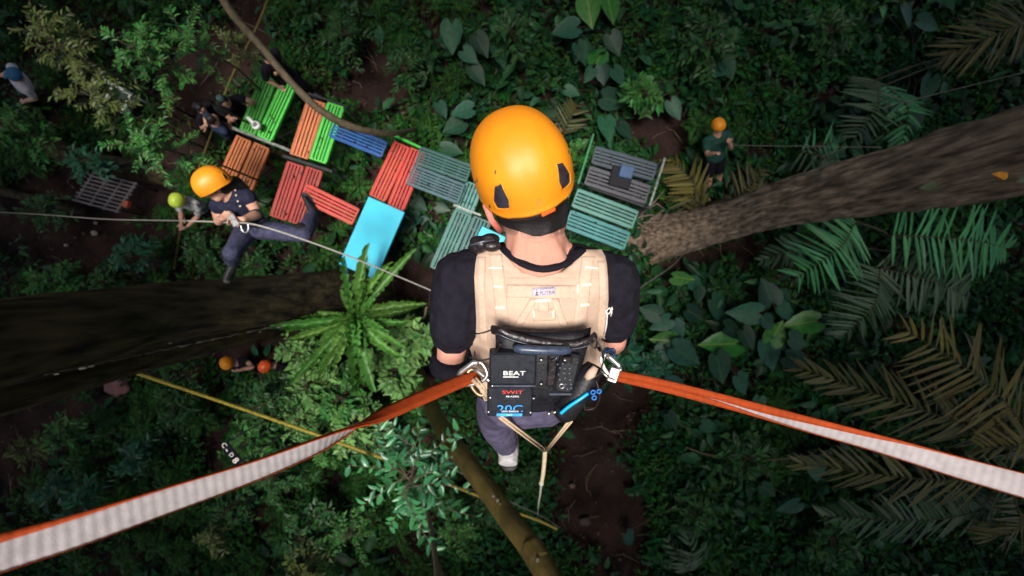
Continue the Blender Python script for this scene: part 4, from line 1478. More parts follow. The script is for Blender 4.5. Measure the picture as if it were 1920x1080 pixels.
def human(root, J, s, fwd, hup, hfwd, shirt, trousers, shoes, vox=.011, sleeve=.6, leg_to=.98, boots=.0, grow=.012, hairstyle='short', skin=SKIN, curl=.6, sockm=None, wide=1.0, pads=None, leg_grow=None, nk=1.0, shirt_lo=-.1, hipw=1.0):
    """One continuous body; clothing as garments around it. J: joints in world space."""
    ax = (J['neck'] - J['pel']).normalized()
    S = (J['shR'] - J['shL'])
    S = (S - ax * S.dot(ax)).normalized()
    fw = (fwd - ax * fwd.dot(ax) - S * fwd.dot(S) * .0)
    fw = ax.cross(S)
    if fw.dot(fwd) < 0: fw = -fw
    u = hup.normalized()
    hf = (hfwd - u * hfwd.dot(u)).normalized()
    hs = hf.cross(u)
    hc = J['head']
    b = MB()
    torso(b, J, S, s, wide=min(wide, 1.0) * hipw)
    b.tube([J['neck'] - ax * .03 * s, J['neck'].lerp(hc, .5), hc - u * .03 * s], [.078 * s * nk, .062 * s * nk, .06 * s * nk], 14)
    if nk > 1.1:                    # cords at the nape and the slope into the shoulders
        for q in (-1, 1):
            b.tube([J['neck'] + S * q * .05 - fw * .05, J['neck'].lerp(hc, .45) + S * q * .026 - fw * .052, hc - hf * .05 - u * .05 + S * q * .02], [.030, .024, .014], 10)
            b.tube([J['neck'] + S * q * .09 - ax * .03 - fw * .0, J['neck'] + S * q * .06 + ax * .015 - fw * .0, J['neck'].lerp(hc, .5) + S * q * .04], [.034, .032, .02], 10)
    b.ball(hc + hf * .004 * s, hs * .076 * s, hf * .096 * s, u * .115 * s, 18)
    b.ball(hc + hf * .045 * s - u * .07 * s, hs * .054 * s, hf * .05 * s, u * .05 * s, 12)
    b.tube([hc + hf * .09 * s + u * .01 * s, hc + hf * .112 * s - u * .025 * s, hc + hf * .092 * s - u * .035 * s], [.009 * s, .015 * s, .01 * s], 6)
    for q in (-1, 1):
        b.ball(hc + hs * q * .078 * s - u * .01 * s - hf * .008 * s, hs * .012 * s, hf * .02 * s, u * .032 * s, 8)
    ch = J['pel'] + (J['neck'] - J['pel']) * .84
    for k in 'LR':
        sh, el, wr, hi, kn, an = (J[j + k] for j in ('sh', 'el', 'wr', 'hi', 'kn', 'an'))
        b.tube([ch, ch.lerp(sh, .55), sh], [.085 * s, .075 * s, .06 * s], 12)
        b.tube([J['neck'] + ax * .01, J['neck'].lerp(sh, .5) + ax * .01 * s, sh], [.055 * s, .05 * s, .05 * s], 10)
        limb(b, sh, el, .055 * s, .042 * s, .006 * s)
        limb(b, el, wr, .043 * s, .028 * s, .008 * s)
        hd = J.get('hd' + k) or (wr - el)
        hand(b, wr, hd, J.get('hs' + k) or (hd.cross(fw) if k == 'L' else -hd.cross(fw)), s, curl)
        b.tube([J['pel'], hi, hi.lerp(kn, .2)], [.11 * s, .1 * s, .088 * s], 12)
        limb(b, hi, kn, .088 * s, .057 * s, .006 * s)
        limb(b, kn, an, .055 * s, .037 * s, .018 * s)
        tf = J.get('tf' + k) or fw
        tf = tf.normalized()
        sd = (kn - an).normalized()
        b.tube([an - tf * .05 * s - sd * .05 * s, an + tf * .07 * s - sd * .06 * s, an + tf * .17 * s - sd * .065 * s], [(.032 * s, .03 * s), (.042 * s, .03 * s), (.036 * s, .02 * s)], 10)
    blob(b, 'body', skin, root, vox, 2)
    # shirt
    c = MB()
    torso(c, J, S, s, grow, shirt_lo, .95, wide)
    for k in 'LR':
        sh, el = J['sh' + k], J['el' + k]
        c.tube([ch, ch.lerp(sh, .55), sh], [.085 * s + grow, .075 * s + grow, .062 * s + grow], 12)
        c.tube([J['neck'] - ax * .012 * s, J['neck'].lerp(sh, .5) + ax * .008 * s, sh], [.05 * s + grow * .7, .05 * s + grow * .7, .05 * s + grow], 10)
        if sleeve > 0:
            limb(c, sh, el, .056 * s, .046 * s, .006 * s, 0, min(1, sleeve), grow * 1.25)
            if sleeve > 1:
                limb(c, el, J['wr' + k], .045 * s, .03 * s, .008 * s, 0, sleeve - 1, grow)
    res = blob(c, 'shirt', shirt, root, vox, 4, bvh=True)
    # trousers
    c = MB()
    torso(c, J, S, s, grow * .9, -.14, .12, hipw)
    for k in 'LR':
        hi, kn, an = J['hi' + k], J['kn' + k], J['an' + k]
        g = grow if leg_grow is None else leg_grow
        c.tube([J['pel'], hi, hi.lerp(kn, .2)], [.11 * s + grow, .1 * s + grow, .088 * s + g], 12)
        limb(c, hi, kn, .088 * s, .06 * s, .006 * s, 0, min(1, leg_to * 2), g)
        if leg_to > .5:
            limb(c, kn, an, .06 * s, .047 * s, .014 * s, 0, leg_to * 2 - 1, g)
    rt = blob(c, 'trousers', trousers, root, vox, 4, bvh=True)
    # shoes / boots
    for k in 'LR':
        kn, an = J['kn' + k], J['an' + k]
        tf = (J.get('tf' + k) or fw).normalized()
        sd = (kn - an).normalized()
        tf = (tf - sd * tf.dot(sd)).normalized()
        c = MB()
        c.tube([an - tf * .06 * s - sd * .055 * s, an + tf * .03 * s - sd * .055 * s, an + tf * .1 * s - sd * .066 * s, an + tf * .185 * s - sd * .074 * s], [(.038 * s, .044 * s), (.046 * s, .048 * s), (.05 * s, .034 * s), (.042 * s, .024 * s)], 12)
        c.tube([an - sd * .05 * s, an + sd * (.04 + boots) * s], [.05 * s, (.052 if boots < .1 else .062) * s], 12)
        so = blob(c, 'boot' if boots > .1 else 'shoe', shoes, root, vox * .8, 3)
        d_ = MB()
        o_ = an - sd * .098 * s
        d_.tube([o_ - tf * .075 * s, o_ - tf * .06 * s, o_ + tf * .05 * s, o_ + tf * .13 * s, o_ + tf * .2 * s, o_ + tf * .215 * s], [(.022 * s, .01 * s), (.038 * s, .012 * s), (.042 * s, .012 * s), (.05 * s, .012 * s), (.034 * s, .012 * s), (.014 * s, .008 * s)], 12, ref=tf.cross(sd))
        d_.obj('sole', RUBR, so)
    # face
    e = MB()
    for q in (-1, 1):
        e.ball(hc + hf * .086 * s + hs * q * .032 * s + u * .012 * s, hs * .013 * s, hf * .01 * s, u * .008 * s, 8)
    e.obj('eyes', EYE, root)
    MB().ball(hc + hf * .093 * s - u * .058 * s, hs * .024 * s, hf * .008 * s, u * .008 * s, 8).obj('mouth', LIP, root)
    # hair
    c = MB()
    if hairstyle:
        c.ball(hc - hf * .012 * s + u * .018 * s, hs * .086 * s, hf * .098 * s, u * .112 * s, 16)
        c.ball(hc - hf * .04 * s - u * .03 * s, hs * .077 * s, hf * .068 * s, u * .075 * s, 14)
        if hairstyle == 'long':
            back = hc - hf * .09 * s
            dn = J.get('hair') or (back - fw * .07 - ax * .2)
            c.tube([back, back.lerp(dn, .5) - hf * .02, dn], [(.075 * s, .05 * s), (.095 * s, .06 * s), (.07 * s, .035 * s)], 12, ref=hs)
        blob(c, 'hair', HAIR, root, max(.009, vox), 2)
    for (a, b_, r0, m) in (pads or []):
        MB().tube([a, a.lerp(b_, .15), a.lerp(b_, .5), a.lerp(b_, .85), b_], [r0 * .9, r0, r0 * 1.05, r0, r0 * .9], 14).obj('pad', m, root)
    return res, rt, (ax, S, fw, hs, hf, u)


def stand(label, hp, fp, face, shirt, trousers, shoes=RUBR, wl=None, wr=None, group='people on the ground', hat=None, kneel=0, vox=.012, name='person', **kw):
    """Person upright between a head point and a foot point; wl / wr are wrist targets."""
    V = hp - fp
    s = min(1.05, V.length / 1.63) if not kneel else 1.0
    u = V.normalized()
    f = (face - u * face.dot(u)).normalized()
    sd = f.cross(u)
    root = empty(name, fp, label, 'person', group)
    J = {'head': hp, 'neck': hp - u * .2 * s + f * -.02, 'pel': hp - u * .70 * s}
    for k, q in (('L', -1), ('R', 1)):
        J['sh' + k] = J['neck'] + sd * q * .19 * s - u * .05 * s
        w = (wl if k == 'L' else wr)
        if w is None:
            w = J['pel'] + sd * q * .25 * s + f * .12 * s - u * .02
        J['el' + k] = ik(J['sh' + k], w, .29 * s, .26 * s, -u + sd * q * .4 - f * .3)
        l = w - J['el' + k]
        J['wr' + k] = J['el' + k] + l.normalized() * min(l.length, .27 * s)
        J['hi' + k] = J['pel'] + sd * q * .095 * s - u * .03 * s
        an = fp + sd * q * .11 + u * .09
        if kneel:
            an = fp + sd * q * .13 + f * kneel
            an.z = fp.z + .09
        J['kn' + k] = ik(J['hi' + k], an, .43 * s, .42 * s, f)
        J['an' + k] = an
    human(root, J, s, f, u, kw.pop('look', f + u * -.15), shirt, trousers, shoes, vox, **kw)
    if hat:
        helmet(root, hp + u * .03 * s, u, f, hat, s)
    return root


# --- woman hanging on the rope
root = empty('person', P(466, 424, 4.15), 'woman in dark navy sleeveless top and orange helmet hanging on a rope', 'person')
hu, hf_ = Vector((-.38, .62, .68)), Vector((-.62, -.72, .05))
J = dict(head=P(404, 351, 3.86), neck=P(430, 366, 3.98), pel=P(470, 424, 4.32), shR=P(464, 368, 3.98), shL=P(408, 384, 4.05),
         elR=P(484, 402, 4.06), wrR=P(456, 411, 3.86), elL=P(410, 415, 4.22), wrL=P(418, 409, 3.96),
         hiR=P(484, 428, 4.3), knR=P(570, 441, 4.22), anR=P(586, 402, 4.55), hiL=P(462, 434, 4.3), knL=P(434, 474, 4.02), anL=P(437, 492, 4.42),
         hair=P(460, 352, 4.1), hdR=Vector((-.9, -.1, .2)), hdL=Vector((.6, .1, .5)), tfR=Vector((-.2, .6, .3)), tfL=Vector((-.2, -.9, .2)))
(o, bv), _, fr = human(root, J, 1.0, Vector((-.3, -.5, .8)), hu, hf_, NAVY, DENIM, RUBR, .008, sleeve=.12, boots=.16, hairstyle='long', grow=.012, leg_grow=.014,
              pads=[(J['elR'].lerp(J['shR'], .12), J['elR'].lerp(J['wrR'], .16), .057, RUBR), (J['knR'].lerp(J['hiR'], .16), J['knR'].lerp(J['anR'], .2), .092, RUBR), (J['knL'].lerp(J['hiL'], .08), J['knL'].lerp(J['anL'], .2), .088, RUBR)])
helmet(root, P(397, 343, 3.80), hu, hf_, ORNG, 1.12, True)
GOLD = mat('brass_button', (.35, .3, .25), .35, metal=.6)
for (px, py) in ((441, 357), (443, 366), (446, 377), (450, 386)):
    h, n, i, dist = bv.ray_cast(Vector((0, 0, H)), (P(px, py, 1) - Vector((0, 0, H))).normalized())
    if h: MB().ball(h + n * .003, (.013, 0, 0), (0, .013, 0), (0, 0, .006), 10).obj('button', GOLD, root)
MB().tube([P(452, 408, 4.1), P(470, 421, 4.12), P(482, 424, 4.14)], [.02, .022, .02], 8).obj('belt', RUBR, root)
ALU = mat('aluminium', (.55, .54, .52), .3, metal=.9, var=.1)
c = P(459, 425, 4.05)
root = empty('carabiner', c, 'pale carabiner at the waist of the hanging woman', 'carabiner')
ring = [c + Vector((math.cos(a) * .035, math.sin(a) * .055, .01 * math.sin(a))) for a in [i * math.pi / 8 for i in range(16)]]
MB().tube(ring, [.007] * 16, 6, closed=True, cap=False).obj('ring', ALU, root)
MB().tube([ring[2], ring[4], ring[6]], [.011] * 3, 8).obj('sleeve', ALU, root)
c = P(438, 413, 3.8)
tag(MB().box(c, Vector((.03, -.05, 0)), Vector((.025, .015, 0)), (0, 0, .008), bev=.004).obj('descender', ALU, None, False, c), 'small metal rope device between the hands of the hanging woman', 'rope device')

# --- people on the ground
z = lambda px, py: P(px, py, H - .02)
stand('lime helmeted person in a black and white shirt', P(333, 376, 7.85), z(424, 402), Vector((-.2, -1, 0)), CAMO, BLK, wl=P(352, 424, 8.25), wr=P(340, 420, 8.2), hat=LIME, sleeve=.75)
g = stand('person in green shirt and black shorts with a small orange helmet leaning back', P(1347, 237, 8.12), z(1334, 366), Vector((.15, -.8, .9)), GREEN, BLK, wr=P(1341, 287, 8.0), wl=P(1368, 268, 8.0), hat=ORNG, leg_to=.36, boots=.2, grow=.02, vox=.009, look=Vector((.15, -.75, .8)))
stand('person in blue shirt with white collar tag bending by the green bench', P(398, 223, 7.95), z(448, 272), Vector((.7, .7, 0)), BLUE, BLK, hairstyle='short', sleeve=.6, wl=P(386, 236, 8.3), wr=P(430, 222, 8.4))
tagp = P(402, 234, 8.0)
stand('dark haired person beside the blue shirted one', P(376, 203, 8.1), z(426, 236), Vector((.8, -.4, 0)), BLK, BLK, hairstyle='long', sleeve=.5, wr=P(384, 236, 8.35))
stand('black clothed person with teal hairband leaning on the green bench', P(419, 189, 7.9), z(468, 226), Vector((.5, -.7, 0)), BLK, BLK, hairstyle='short', sleeve=.4, wr=P(441, 221, 8.15), wl=P(470, 196, 8.05), hat=None)
c = P(413, 184, 7.78)
tag(MB().ball(c, (.075, 0, 0), (0, .07, 0), (0, 0, .06), 10).obj('cap', mat('teal_cap', (.06, .11, .11), .7), None, True, c), 'small teal cap on the person leaning on the green bench', 'cap')
stand('black clothed person sitting on the worn green bench', P(500, 104, 7.35), P(548, 166, 8.95), Vector((.9, -.5, 0)), BLK, BLK, kneel=.45, sleeve=.9, wl=P(521, 136, 7.6), hairstyle='short')
stand('white shirted person with blue cap cut off by the left edge', P(27, 141, 7.9), z(70, 190), Vector((-.9, -.3, 0)), WSHIRT, BLK, hairstyle='short', sleeve=.6)
c = P(26, 139, 7.72)
tag(MB().ball(c, (.12, 0, 0), (0, .13, 0), (0, 0, .1), 14).tube([c + Vector((-.1, 0, 0)), c + Vector((-.2, -.02, -.02))], [(.08, .012), (.06, .008)], 8, ref=Vector((0, 1, 0))).obj('cap', mat('blue_cap', (.01, .085, .2), .7), None, True, c), 'blue cap of the white shirted person at the left edge', 'cap')
stand('dark clothed person with orange helmet crouching under the slim trunk', P(427, 681, 8.85), P(474, 684, 9.46), Vector((.4, -.8, 0)), BLK, BLK, kneel=.35, hat=ORNG, sleeve=.3, wl=P(448, 694, 8.75), hairstyle=None)
stand('dark clothed person with red helmet crouching at the edge of the pale shrub', P(499, 687, 8.85), P(546, 686, 9.46), Vector((-.2, -.9, 0)), BLK, CAMO, kneel=.35, hat=REDO, sleeve=.3, hairstyle=None)

# ------------------------------------------------------------------ the climber in the tan vest
O = Vector((0, 0, H))
man = empty('person', P(985, 745, 1.38), 'climber seen from behind in black shirt, tan vest and large orange helmet', 'person')
HUP = Vector((-.27, .74, .62)).normalized()
HFW = HUP.cross(Vector((.95, .31, .0)))
J = dict(head=P(990, 345, 1.04), neck=P(1010, 480, 1.155), pel=P(990, 728, 1.40), shL=P(862, 520, 1.19), shR=P(1148, 524, 1.19),
         elL=P(845, 672, 1.29), wrL=P(900, 640, 1.52), elR=P(1148, 640, 1.33), wrR=P(1095, 600, 1.55),
         hiL=P(950, 740, 1.42), knL=P(924, 775, 1.72), anL=P(950, 837, 1.98), hiR=P(1022, 732, 1.42), knR=P(1040, 705, 1.80), anR=P(1020, 705, 2.2))
J['tfL'] = Vector((.05, .7, -.7))
J['tfR'] = Vector((.05, .9, -.3))
SHOE = mat('grey_shoe', (.34, .33, .34), .75, scale=40, var=.15, bump=.001)
(o_sh, bsh), (o_tr, btr), fr = human(man, J, 1.02, Vector((0, .5, -.9)), HUP, HFW, BLK, PURP, SHOE, .0055, sleeve=.64, grow=.015, hairstyle=None, skin=SKIN_P, wide=1.08, nk=1.16, shirt_lo=-.02, hipw=.9, leg_grow=.006, leg_to=.96,
                                      pads=[(J['elL'].lerp(J['shL'], .02), J['elL'].lerp(J['shL'], -.18), .060, BLK), (J['elL'], J['elL'].lerp(J['wrL'], .55), .058, BLK), (J['elR'].lerp(J['shR'], .03), J['elR'].lerp(J['wrR'], .55), .06, BLK)])
hm, surf, (hx, hf, hu) = helmet(man, P(976, 312, .985), HUP, HFW, ORNG, 1.0, True)


def at_surf(th, v, off=.001):
    p = surf(th, v, off)
    a = surf(th + .02, v, off) - surf(th - .02, v, off)
    b = surf(th, v - .02, off) - surf(th, v + .02, off)
    a.normalize()
    n = a.cross(b).normalized()
    if n.dot(p - P(976, 312, 1.0)) < 0:
        n = -n
    return p, a, n


NUM = mat('number_ink', (.45, .22, .03), .6)
p, a, n = at_surf(.03, .86, .0012)
a = -a if a.x < 0 else a
text('number', '8', axes(p, a, n.cross(a), n), .026, NUM, hm, .0003)
for th, v, l, w in ((-.62, .52, .008, .0022), (-1.15, .62, .009, .003), (-1.3, .66, .007, .003), (1.0, .62, .006, .003), (-2.6, .60, .02, .003), (.05, .42, .0, 0), (-1.0, .9, .01, .004)):
    if l:
        p, a, n = at_surf(th, v, .0)
        b = n.cross(a)
        MB().box(p, (a * .3 + b * .95).normalized() * l * .5, a * w * .5, n * .0012).obj('slot', VENT, hm, smooth=False)
# adjuster band, orange wheel tab and chin strap under the rim
pts = [surf(t, 1.0, -.016) - hu * .012 for t in [(-1.5 + i * .15) for i in range(21)]]
MB().tube(pts, [(.0035, .012)] * len(pts), 8, ref=Vector((hx))).obj('head_band', mat('band_black', (.012, .012, .018), .5), hm)
p, a, n = at_surf(.16, 1.0, -.004)
MB().box(p - hu * .006, a * .017, hu * .006, n * .003, bev=.002).obj('band_tab', mat('orange_tab', (.7, .11, .015), .5), hm)
STRAP_P = mat('chin_strap', (.62, .16, .13), .6, scale=60)
MB().tube([surf(-1.25, .99, -.004), surf(-1.22, 1.0, -.004) - hu * .04 - hf * .0, surf(-1.1, 1.0, -.012) - hu * .085 + hf * .02], [(.002, .008)] * 3, 6).obj('chin_strap', STRAP_P, hm)
MB().tube([surf(-1.9, .99, -.004), surf(-1.5, 1.0, -.008) - hu * .05, surf(-1.12, 1.0, -.012) - hu * .085 + hf * .02], [(.002, .007)] * 3, 6).obj('chin_strap', STRAP_P, hm)

# hair at the nape, fading into skin
_b = [c for c in man.children if c.name.startswith('body')][0]
_v = [v.co + ORG[_b.name] for v in _b.data.vertices]
bbody = BVHTree.FromPolygons(_v, [tuple(p.vertices) for p in _b.data.polygons])


def merged(*objs):
    V, Fs = [], []
    for o in objs:
        k = len(V)
        V += [v.co + ORG[o.name] for v in o.data.vertices]
        Fs += [tuple(i + k for i in p.vertices) for p in o.data.polygons]
    return BVHTree.FromPolygons(V, Fs)


BV = merged(o_sh, o_tr, _b)


def sheet(name, rows, nx, m, parent, off=.004, th=.003, bv=None, smooth_it=4, rise=0.0):
    """Cloth lying on the body: rows of (y, x_left, x_right) photo pixels are cast onto the body and given thickness."""
    bv = bv or BV
    rows = [np.array(r, float) for r in rows]
    rr = []
    for i in range(len(rows) - 1):
        k = max(1, int(math.hypot(rows[i + 1][0] - rows[i][0], abs(rows[i + 1][1:] - rows[i][1:]).max()) / 5))
        for j in range(k):
            rr.append(rows[i] + (rows[i + 1] - rows[i]) * j / k)
    rr.append(rows[-1])
    D = np.zeros((len(rr), nx + 1))
    X = np.zeros_like(D)
    Y = np.zeros_like(D)
    for i, r in enumerate(rr):
        for j in range(nx + 1):
            x, y = r[1] + (r[2] - r[1]) * j / nx, r[0] if len(r) == 3 else r[0] + (r[3] - r[0]) * j / nx
            X[i, j], Y[i, j] = x, y
            h = bv.ray_cast(O, (P(x, y, 1) - O).normalized())
            D[i, j] = (H - h[0].z) if h[0] else np.nan
    med = np.nanmedian(D)
    for _ in range(60):                               # carry depth over the silhouette
        bad = np.isnan(D)
        if not bad.any(): break
        E = D.copy()
        for i, j in zip(*np.where(bad)):
            q = D[max(0, i - 1):i + 2, max(0, j - 1):j + 2]
            if not np.isnan(q).all(): E[i, j] = np.nanmean(q) + .004
        D = E
    D[np.isnan(D)] = med
    for _ in range(smooth_it):
        Q = np.pad(D, 1, mode='edge')
        D = np.minimum(D, (Q[1:-1, 1:-1] * 2 + Q[:-2, 1:-1] + Q[2:, 1:-1] + Q[1:-1, :-2] + Q[1:-1, 2:]) / 6) * .5 + .5 * (Q[1:-1, 1:-1] * 2 + Q[:-2, 1:-1] + Q[2:, 1:-1] + Q[1:-1, :-2] + Q[1:-1, 2:]) / 6
    top, bot = [], []
    R_, C_ = D.shape
    for i in range(R_):
        for j in range(C_):
            e = min(i, R_ - 1 - i, j * 1.0, C_ - 1 - j)
            roll = .45 if e == 0 else (.85 if e == 1 else 1)
            top.append(P(X[i, j], Y[i, j], D[i, j] - off - th * roll))
            bot.append(P(X[i, j], Y[i, j], D[i, j] + .002))
    fs = []
    N = R_ * C_
    for i in range(R_ - 1):
        for j in range(C_ - 1):
            a = i * C_ + j
            fs.append((a, a + C_, a + C_ + 1, a + 1))
            fs.append((N + a, N + a + 1, N + a + C_ + 1, N + a + C_))
    edge = [j for j in range(C_)] + [i * C_ + C_ - 1 for i in range(1, R_)] + [(R_ - 1) * C_ + j for j in range(C_ - 2, -1, -1)] + [i * C_ for i in range(R_ - 2, 0, -1)]
    for k in range(len(edge)):
        a, b = edge[k], edge[(k + 1) % len(edge)]
        fs.append((a, b, N + b, N + a))
    mb = MB().add(top + bot, fs)
    return mb if name is None else mb.obj(name, m, parent)


def strip(pts, w, *a, **k):
    """Band of width w pixels along photo points, mostly vertical."""
    return sheet(a[0], [(y, x - w / 2, x + w / 2) for x, y in pts], max(3, int(w / 4)), *a[1:], **k)


def hstrip(x0, y0, x1, y1, w, name, m, parent, **k):
    n = 3
    rows = []
    return sheet(name, [(y0 - w / 2 + w * i / n, x0, x1, y1 - w / 2 + w * i / n) for i in range(n + 1)], max(4, int((x1 - x0) / 5)), m, parent, **k)


HAIRF = mat('nape_hair', (.010, .008, .009), .6, var=.5, scale=260, bump=.002, bscale=400)
HAIRS = mat('shaved_hair', (.06, .036, .03), .6, var=.45, scale=420, bump=.001, bscale=500)
_n, _l = HAIRS.node_tree.nodes, HAIRS.node_tree.links
_bs = _n['Principled BSDF']
_src = _bs.inputs['Base Color'].links[0].from_socket
_tc, _sp, _mr, _mx, _nz, _ad = (_n.new(k) for k in ('ShaderNodeTexCoord', 'ShaderNodeSeparateXYZ', 'ShaderNodeMapRange', 'ShaderNodeMix', 'ShaderNodeTexNoise', 'ShaderNodeMath'))
_nz.inputs['Scale'].default_value = 90
_ad.operation = 'MULTIPLY_ADD'
_ad.inputs[1].default_value = .03
_l.new(_tc.outputs['Object'], _sp.inputs[0])
_l.new(_tc.outputs['Object'], _nz.inputs['Vector'])
_l.new(_nz.outputs['Fac'], _ad.inputs[0])
_l.new(_sp.outputs['Y'], _ad.inputs[2])
_mr.inputs['From Min'].default_value = .482
_mr.inputs['From Max'].default_value = .525
_l.new(_ad.outputs[0], _mr.inputs['Value'])
_mx.data_type = 'RGBA'
_mx.inputs['A'].default_value = (.50, .245, .18, 1)
_l.new(_mr.outputs[0], _mx.inputs['Factor'])
_l.new(_src, _mx.inputs['B'])
_l.new(_mx.outputs['Result'], _bs.inputs['Base Color'])
hb = sheet(None, [(352, 905, 1066), (390, 922, 1066), (402, 930, 1064), (426, 938, 1062), (438, 950, 1056), (448, 980, 1036), (455, 1000, 1014)], 26, HAIRS, man, .0005, .0006, bbody)
hb.obj('stubble', HAIRS, man)
hb = sheet(None, [(352, 905, 1066), (386, 925, 1066), (416, 934, 1064), (426, 948, 1058), (436, 980, 1038), (443, 1000, 1014)], 26, HAIRF, man, .0045, .003, bbody, smooth_it=8)
hb.obj('hair', HAIRF, man)

# ribbed collar of the shirt
rows = []
for i in range(13):
    t = i / 12
    x = 944 + t * 144
    yb = 455 + 44 * math.sin(math.pi * t) ** .8 + (6 if t > .5 else 0) * (t - .5) * 2
    rows.append((x, yb))
mbc = MB()
_cp = [(lambda h, p: (h[0] if h[0] else P(*p, 1.12)))(BV.ray_cast(O, (P(x, y + 4, 1) - O).normalized()), (x, y)) + Vector((0, -.004, .003)) for x, y in rows]
for _ in range(4):
    _cp = [_cp[0]] + [(_cp[i - 1] + _cp[i] * 2 + _cp[i + 1]) / 4 for i in range(1, 12)] + [_cp[-1]]
mbc.tube(_cp, [(.009, .019)] * 13, 10, ref=Vector((0, 1, .3)))
mbc.obj('collar', BLK, man)

# tan vest with its webbing
TAN = mat('tan_canvas', (.47, .335, .255), .8, var=.07, scale=14, bump=.006, bscale=26, spec=.2)
TANW = mat('tan_webbing', (.505, .365, .28), .75, var=.07, scale=90, bump=.0015, bscale=260, spec=.25)
TANP = mat('pale_tack', (.7, .58, .48), .7, var=.06)
v1 = sheet(None, [(464, 901, 946), (480, 894, 951), (496, 891, 961), (510, 890, 978), (521, 889, 1016)], 12, TAN, man)
v2 = sheet(None, [(468, 1090, 1128), (480, 1086, 1135), (496, 1072, 1138), (510, 1052, 1139), (521, 1008, 1140)], 12, TAN, man)
v3 = sheet(None, [(518, 889, 1140), (560, 891, 1141), (600, 893, 1138), (632, 892, 1134), (655, 880, 1139), (680, 874, 1132), (700, 880, 1122), (725, 896, 1108), (752, 908, 1095)], 56, TAN, man)
for q in (v2, v3):
    v1.add(q.v, q.f)
vest = v1.obj('vest', TAN, man)
BV2 = merged(o_sh, o_tr, _b, vest)
K = dict(off=.001, th=.0032, bv=BV2)
strip([(929, 476), (934, 520), (938, 560), (942, 612)], 24, 'webbing', TANW, vest, **K)
strip([(1103, 480), (1098, 520), (1092, 570), (1085, 630)], 24, 'webbing', TANW, vest, **K)
strip([(903, 482), (902, 540), (904, 600), (906, 640)], 15, 'edging', TANW, vest, **K)
strip([(1128, 490), (1131, 540), (1129, 600), (1124, 650)], 15, 'edging', TANW, vest, **K)
hstrip(950, 546, 1088, 548, 25, 'webbing', TANW, vest, **K)
strip([(1002, 560), (990, 580), (972, 610)], 16, 'webbing', TANW, vest, **K)
strip([(1040, 560), (1046, 580), (1058, 612)], 16, 'webbing', TANW, vest, **K)
strip([(1019, 562), (1019, 585)], 20, 'webbing', TANW, vest, **K)
hstrip(1000, 592, 1042, 590, 22, 'pocket', TAN, vest, **K)
BV3 = merged(o_sh, o_tr, _b, vest, *[c for c in vest.children])
K2 = dict(off=.0008, th=.0016, bv=BV3)
for (x0, y0, x1, y1, w) in ((925, 537, 944, 537, 5), (928, 577, 947, 577, 6), (915, 502, 942, 502, 4), (1091, 534, 1110, 533, 5), (1088, 572, 1106, 571, 6), (1096, 500, 1122, 503, 4), (1004, 564, 1034, 562, 6)):
    hstrip(x0, y0, x1, y1, w, 'tack', TANP, vest, **K2)
for x, y in ((1083, 541), (1000, 588), (1037, 588)):
    strip([(x, y - 9), (x + 1, y + 9)], 4, 'tack', TANP, vest, **K2)
badge = hstrip(998, 548, 1042, 545, 16, 'badge', mat('badge_grey', (.44, .39, .46), .7, var=.1, scale=200), vest, off=.001, th=.002, bv=BV3)
BV4 = merged(badge)
INK = mat('badge_ink', (.07, .055, .075), .7)


def on(px, py, bv, e=.0012):
    h = bv.ray_cast(O, (P(px, py, 1) - O).normalized())
    return (h[0] + h[1] * e, h[1]) if h[0] else (P(px, py, 1.1), Vector((0, 0, 1)))


def write(body, px, py, size, m, parent, bv, sx=1.0, rot=0.0, name='lettering'):
    p, n = on(px, py, bv, .0007)
    n = (n + Vector((0, 0, 1))).normalized()
    a = Vector((math.cos(rot), math.sin(rot), 0))
    a = (a - n * n.dot(a)).normalized()
    return text(name, body, axes(p, a, n.cross(a), n), size, m, parent, .0002, sx)


write('PUTRA', 1026, 549, .0125, INK, vest, BV4, 1.0, .07)
write('COMFORT', 1025, 541.5, .0065, INK, vest, BV4, 1.1, .07)
for dx, dy, q in ((0, -4, 3), (0, 1, 5), (0, 5, 6)):
    p, n = on(1006.5 + dx, 547.5 + dy, BV4, .0008)
    k = .0006 * q
    MB().add([p + Vector((0, k * 1.1, 0)), p + Vector((-k * 1.3, -k * .6, 0)), p + Vector((k * 1.3, -k * .6, 0))], [(0, 1, 2)]).obj('emblem', INK, vest, False)

# white cord at the right edge of the vest
WCORD = mat('white_cord', (.75, .72, .68), .7)
for pts in ([(1134, 625), (1137, 605), (1138, 588), (1135, 580), (1142, 574), (1147, 582), (1145, 590)], [(1135, 582), (1141, 586), (1148, 577), (1146, 573)]):
    MB().tube([on(x, y, BV2, .006)[0] for x, y in pts], [.0022] * len(pts), 6).obj('cord', WCORD, vest)

# ------------------------------------------------------------------ battery and camera pack on his back
K0 = P(1008, 694, 1.06)
NX = Vector((.999, -.02, 0))
NZ = (Vector((.03, -.30, .95))).normalized()
NX = (NX - NZ * NX.dot(NZ)).normalized()
NY = NZ.cross(NX)
PS = 1.06 / F
pack = empty('camera_pack', K0, 'black camera pack with two battery bricks and a top handle on the vest', 'pack')


def T(x, y, h=0.0):
    """point on the pack: photo pixel offsets in its own plane, height h above it"""
    return K0 + NX * (x - 1008) * PS - NY * (y - 694) * PS * 1.045 + NZ * h


def pbox(x0, y0, x1, y1, h0, h1, bev=.004, mb=None, rot=0):
    c = (T(x0, y0, h0) + T(x1, y1, h1)) / 2
    ax, ay = NX, NY
    if rot:
        ax, ay = NX * math.cos(rot) + NY * math.sin(rot), NY * math.cos(rot) - NX * math.sin(rot)
    return (mb or MB()).box(c, ax * abs(x1 - x0) * PS / 2, ay * abs(y1 - y0) * PS * .52, NZ * (h1 - h0) / 2, bev=bev)


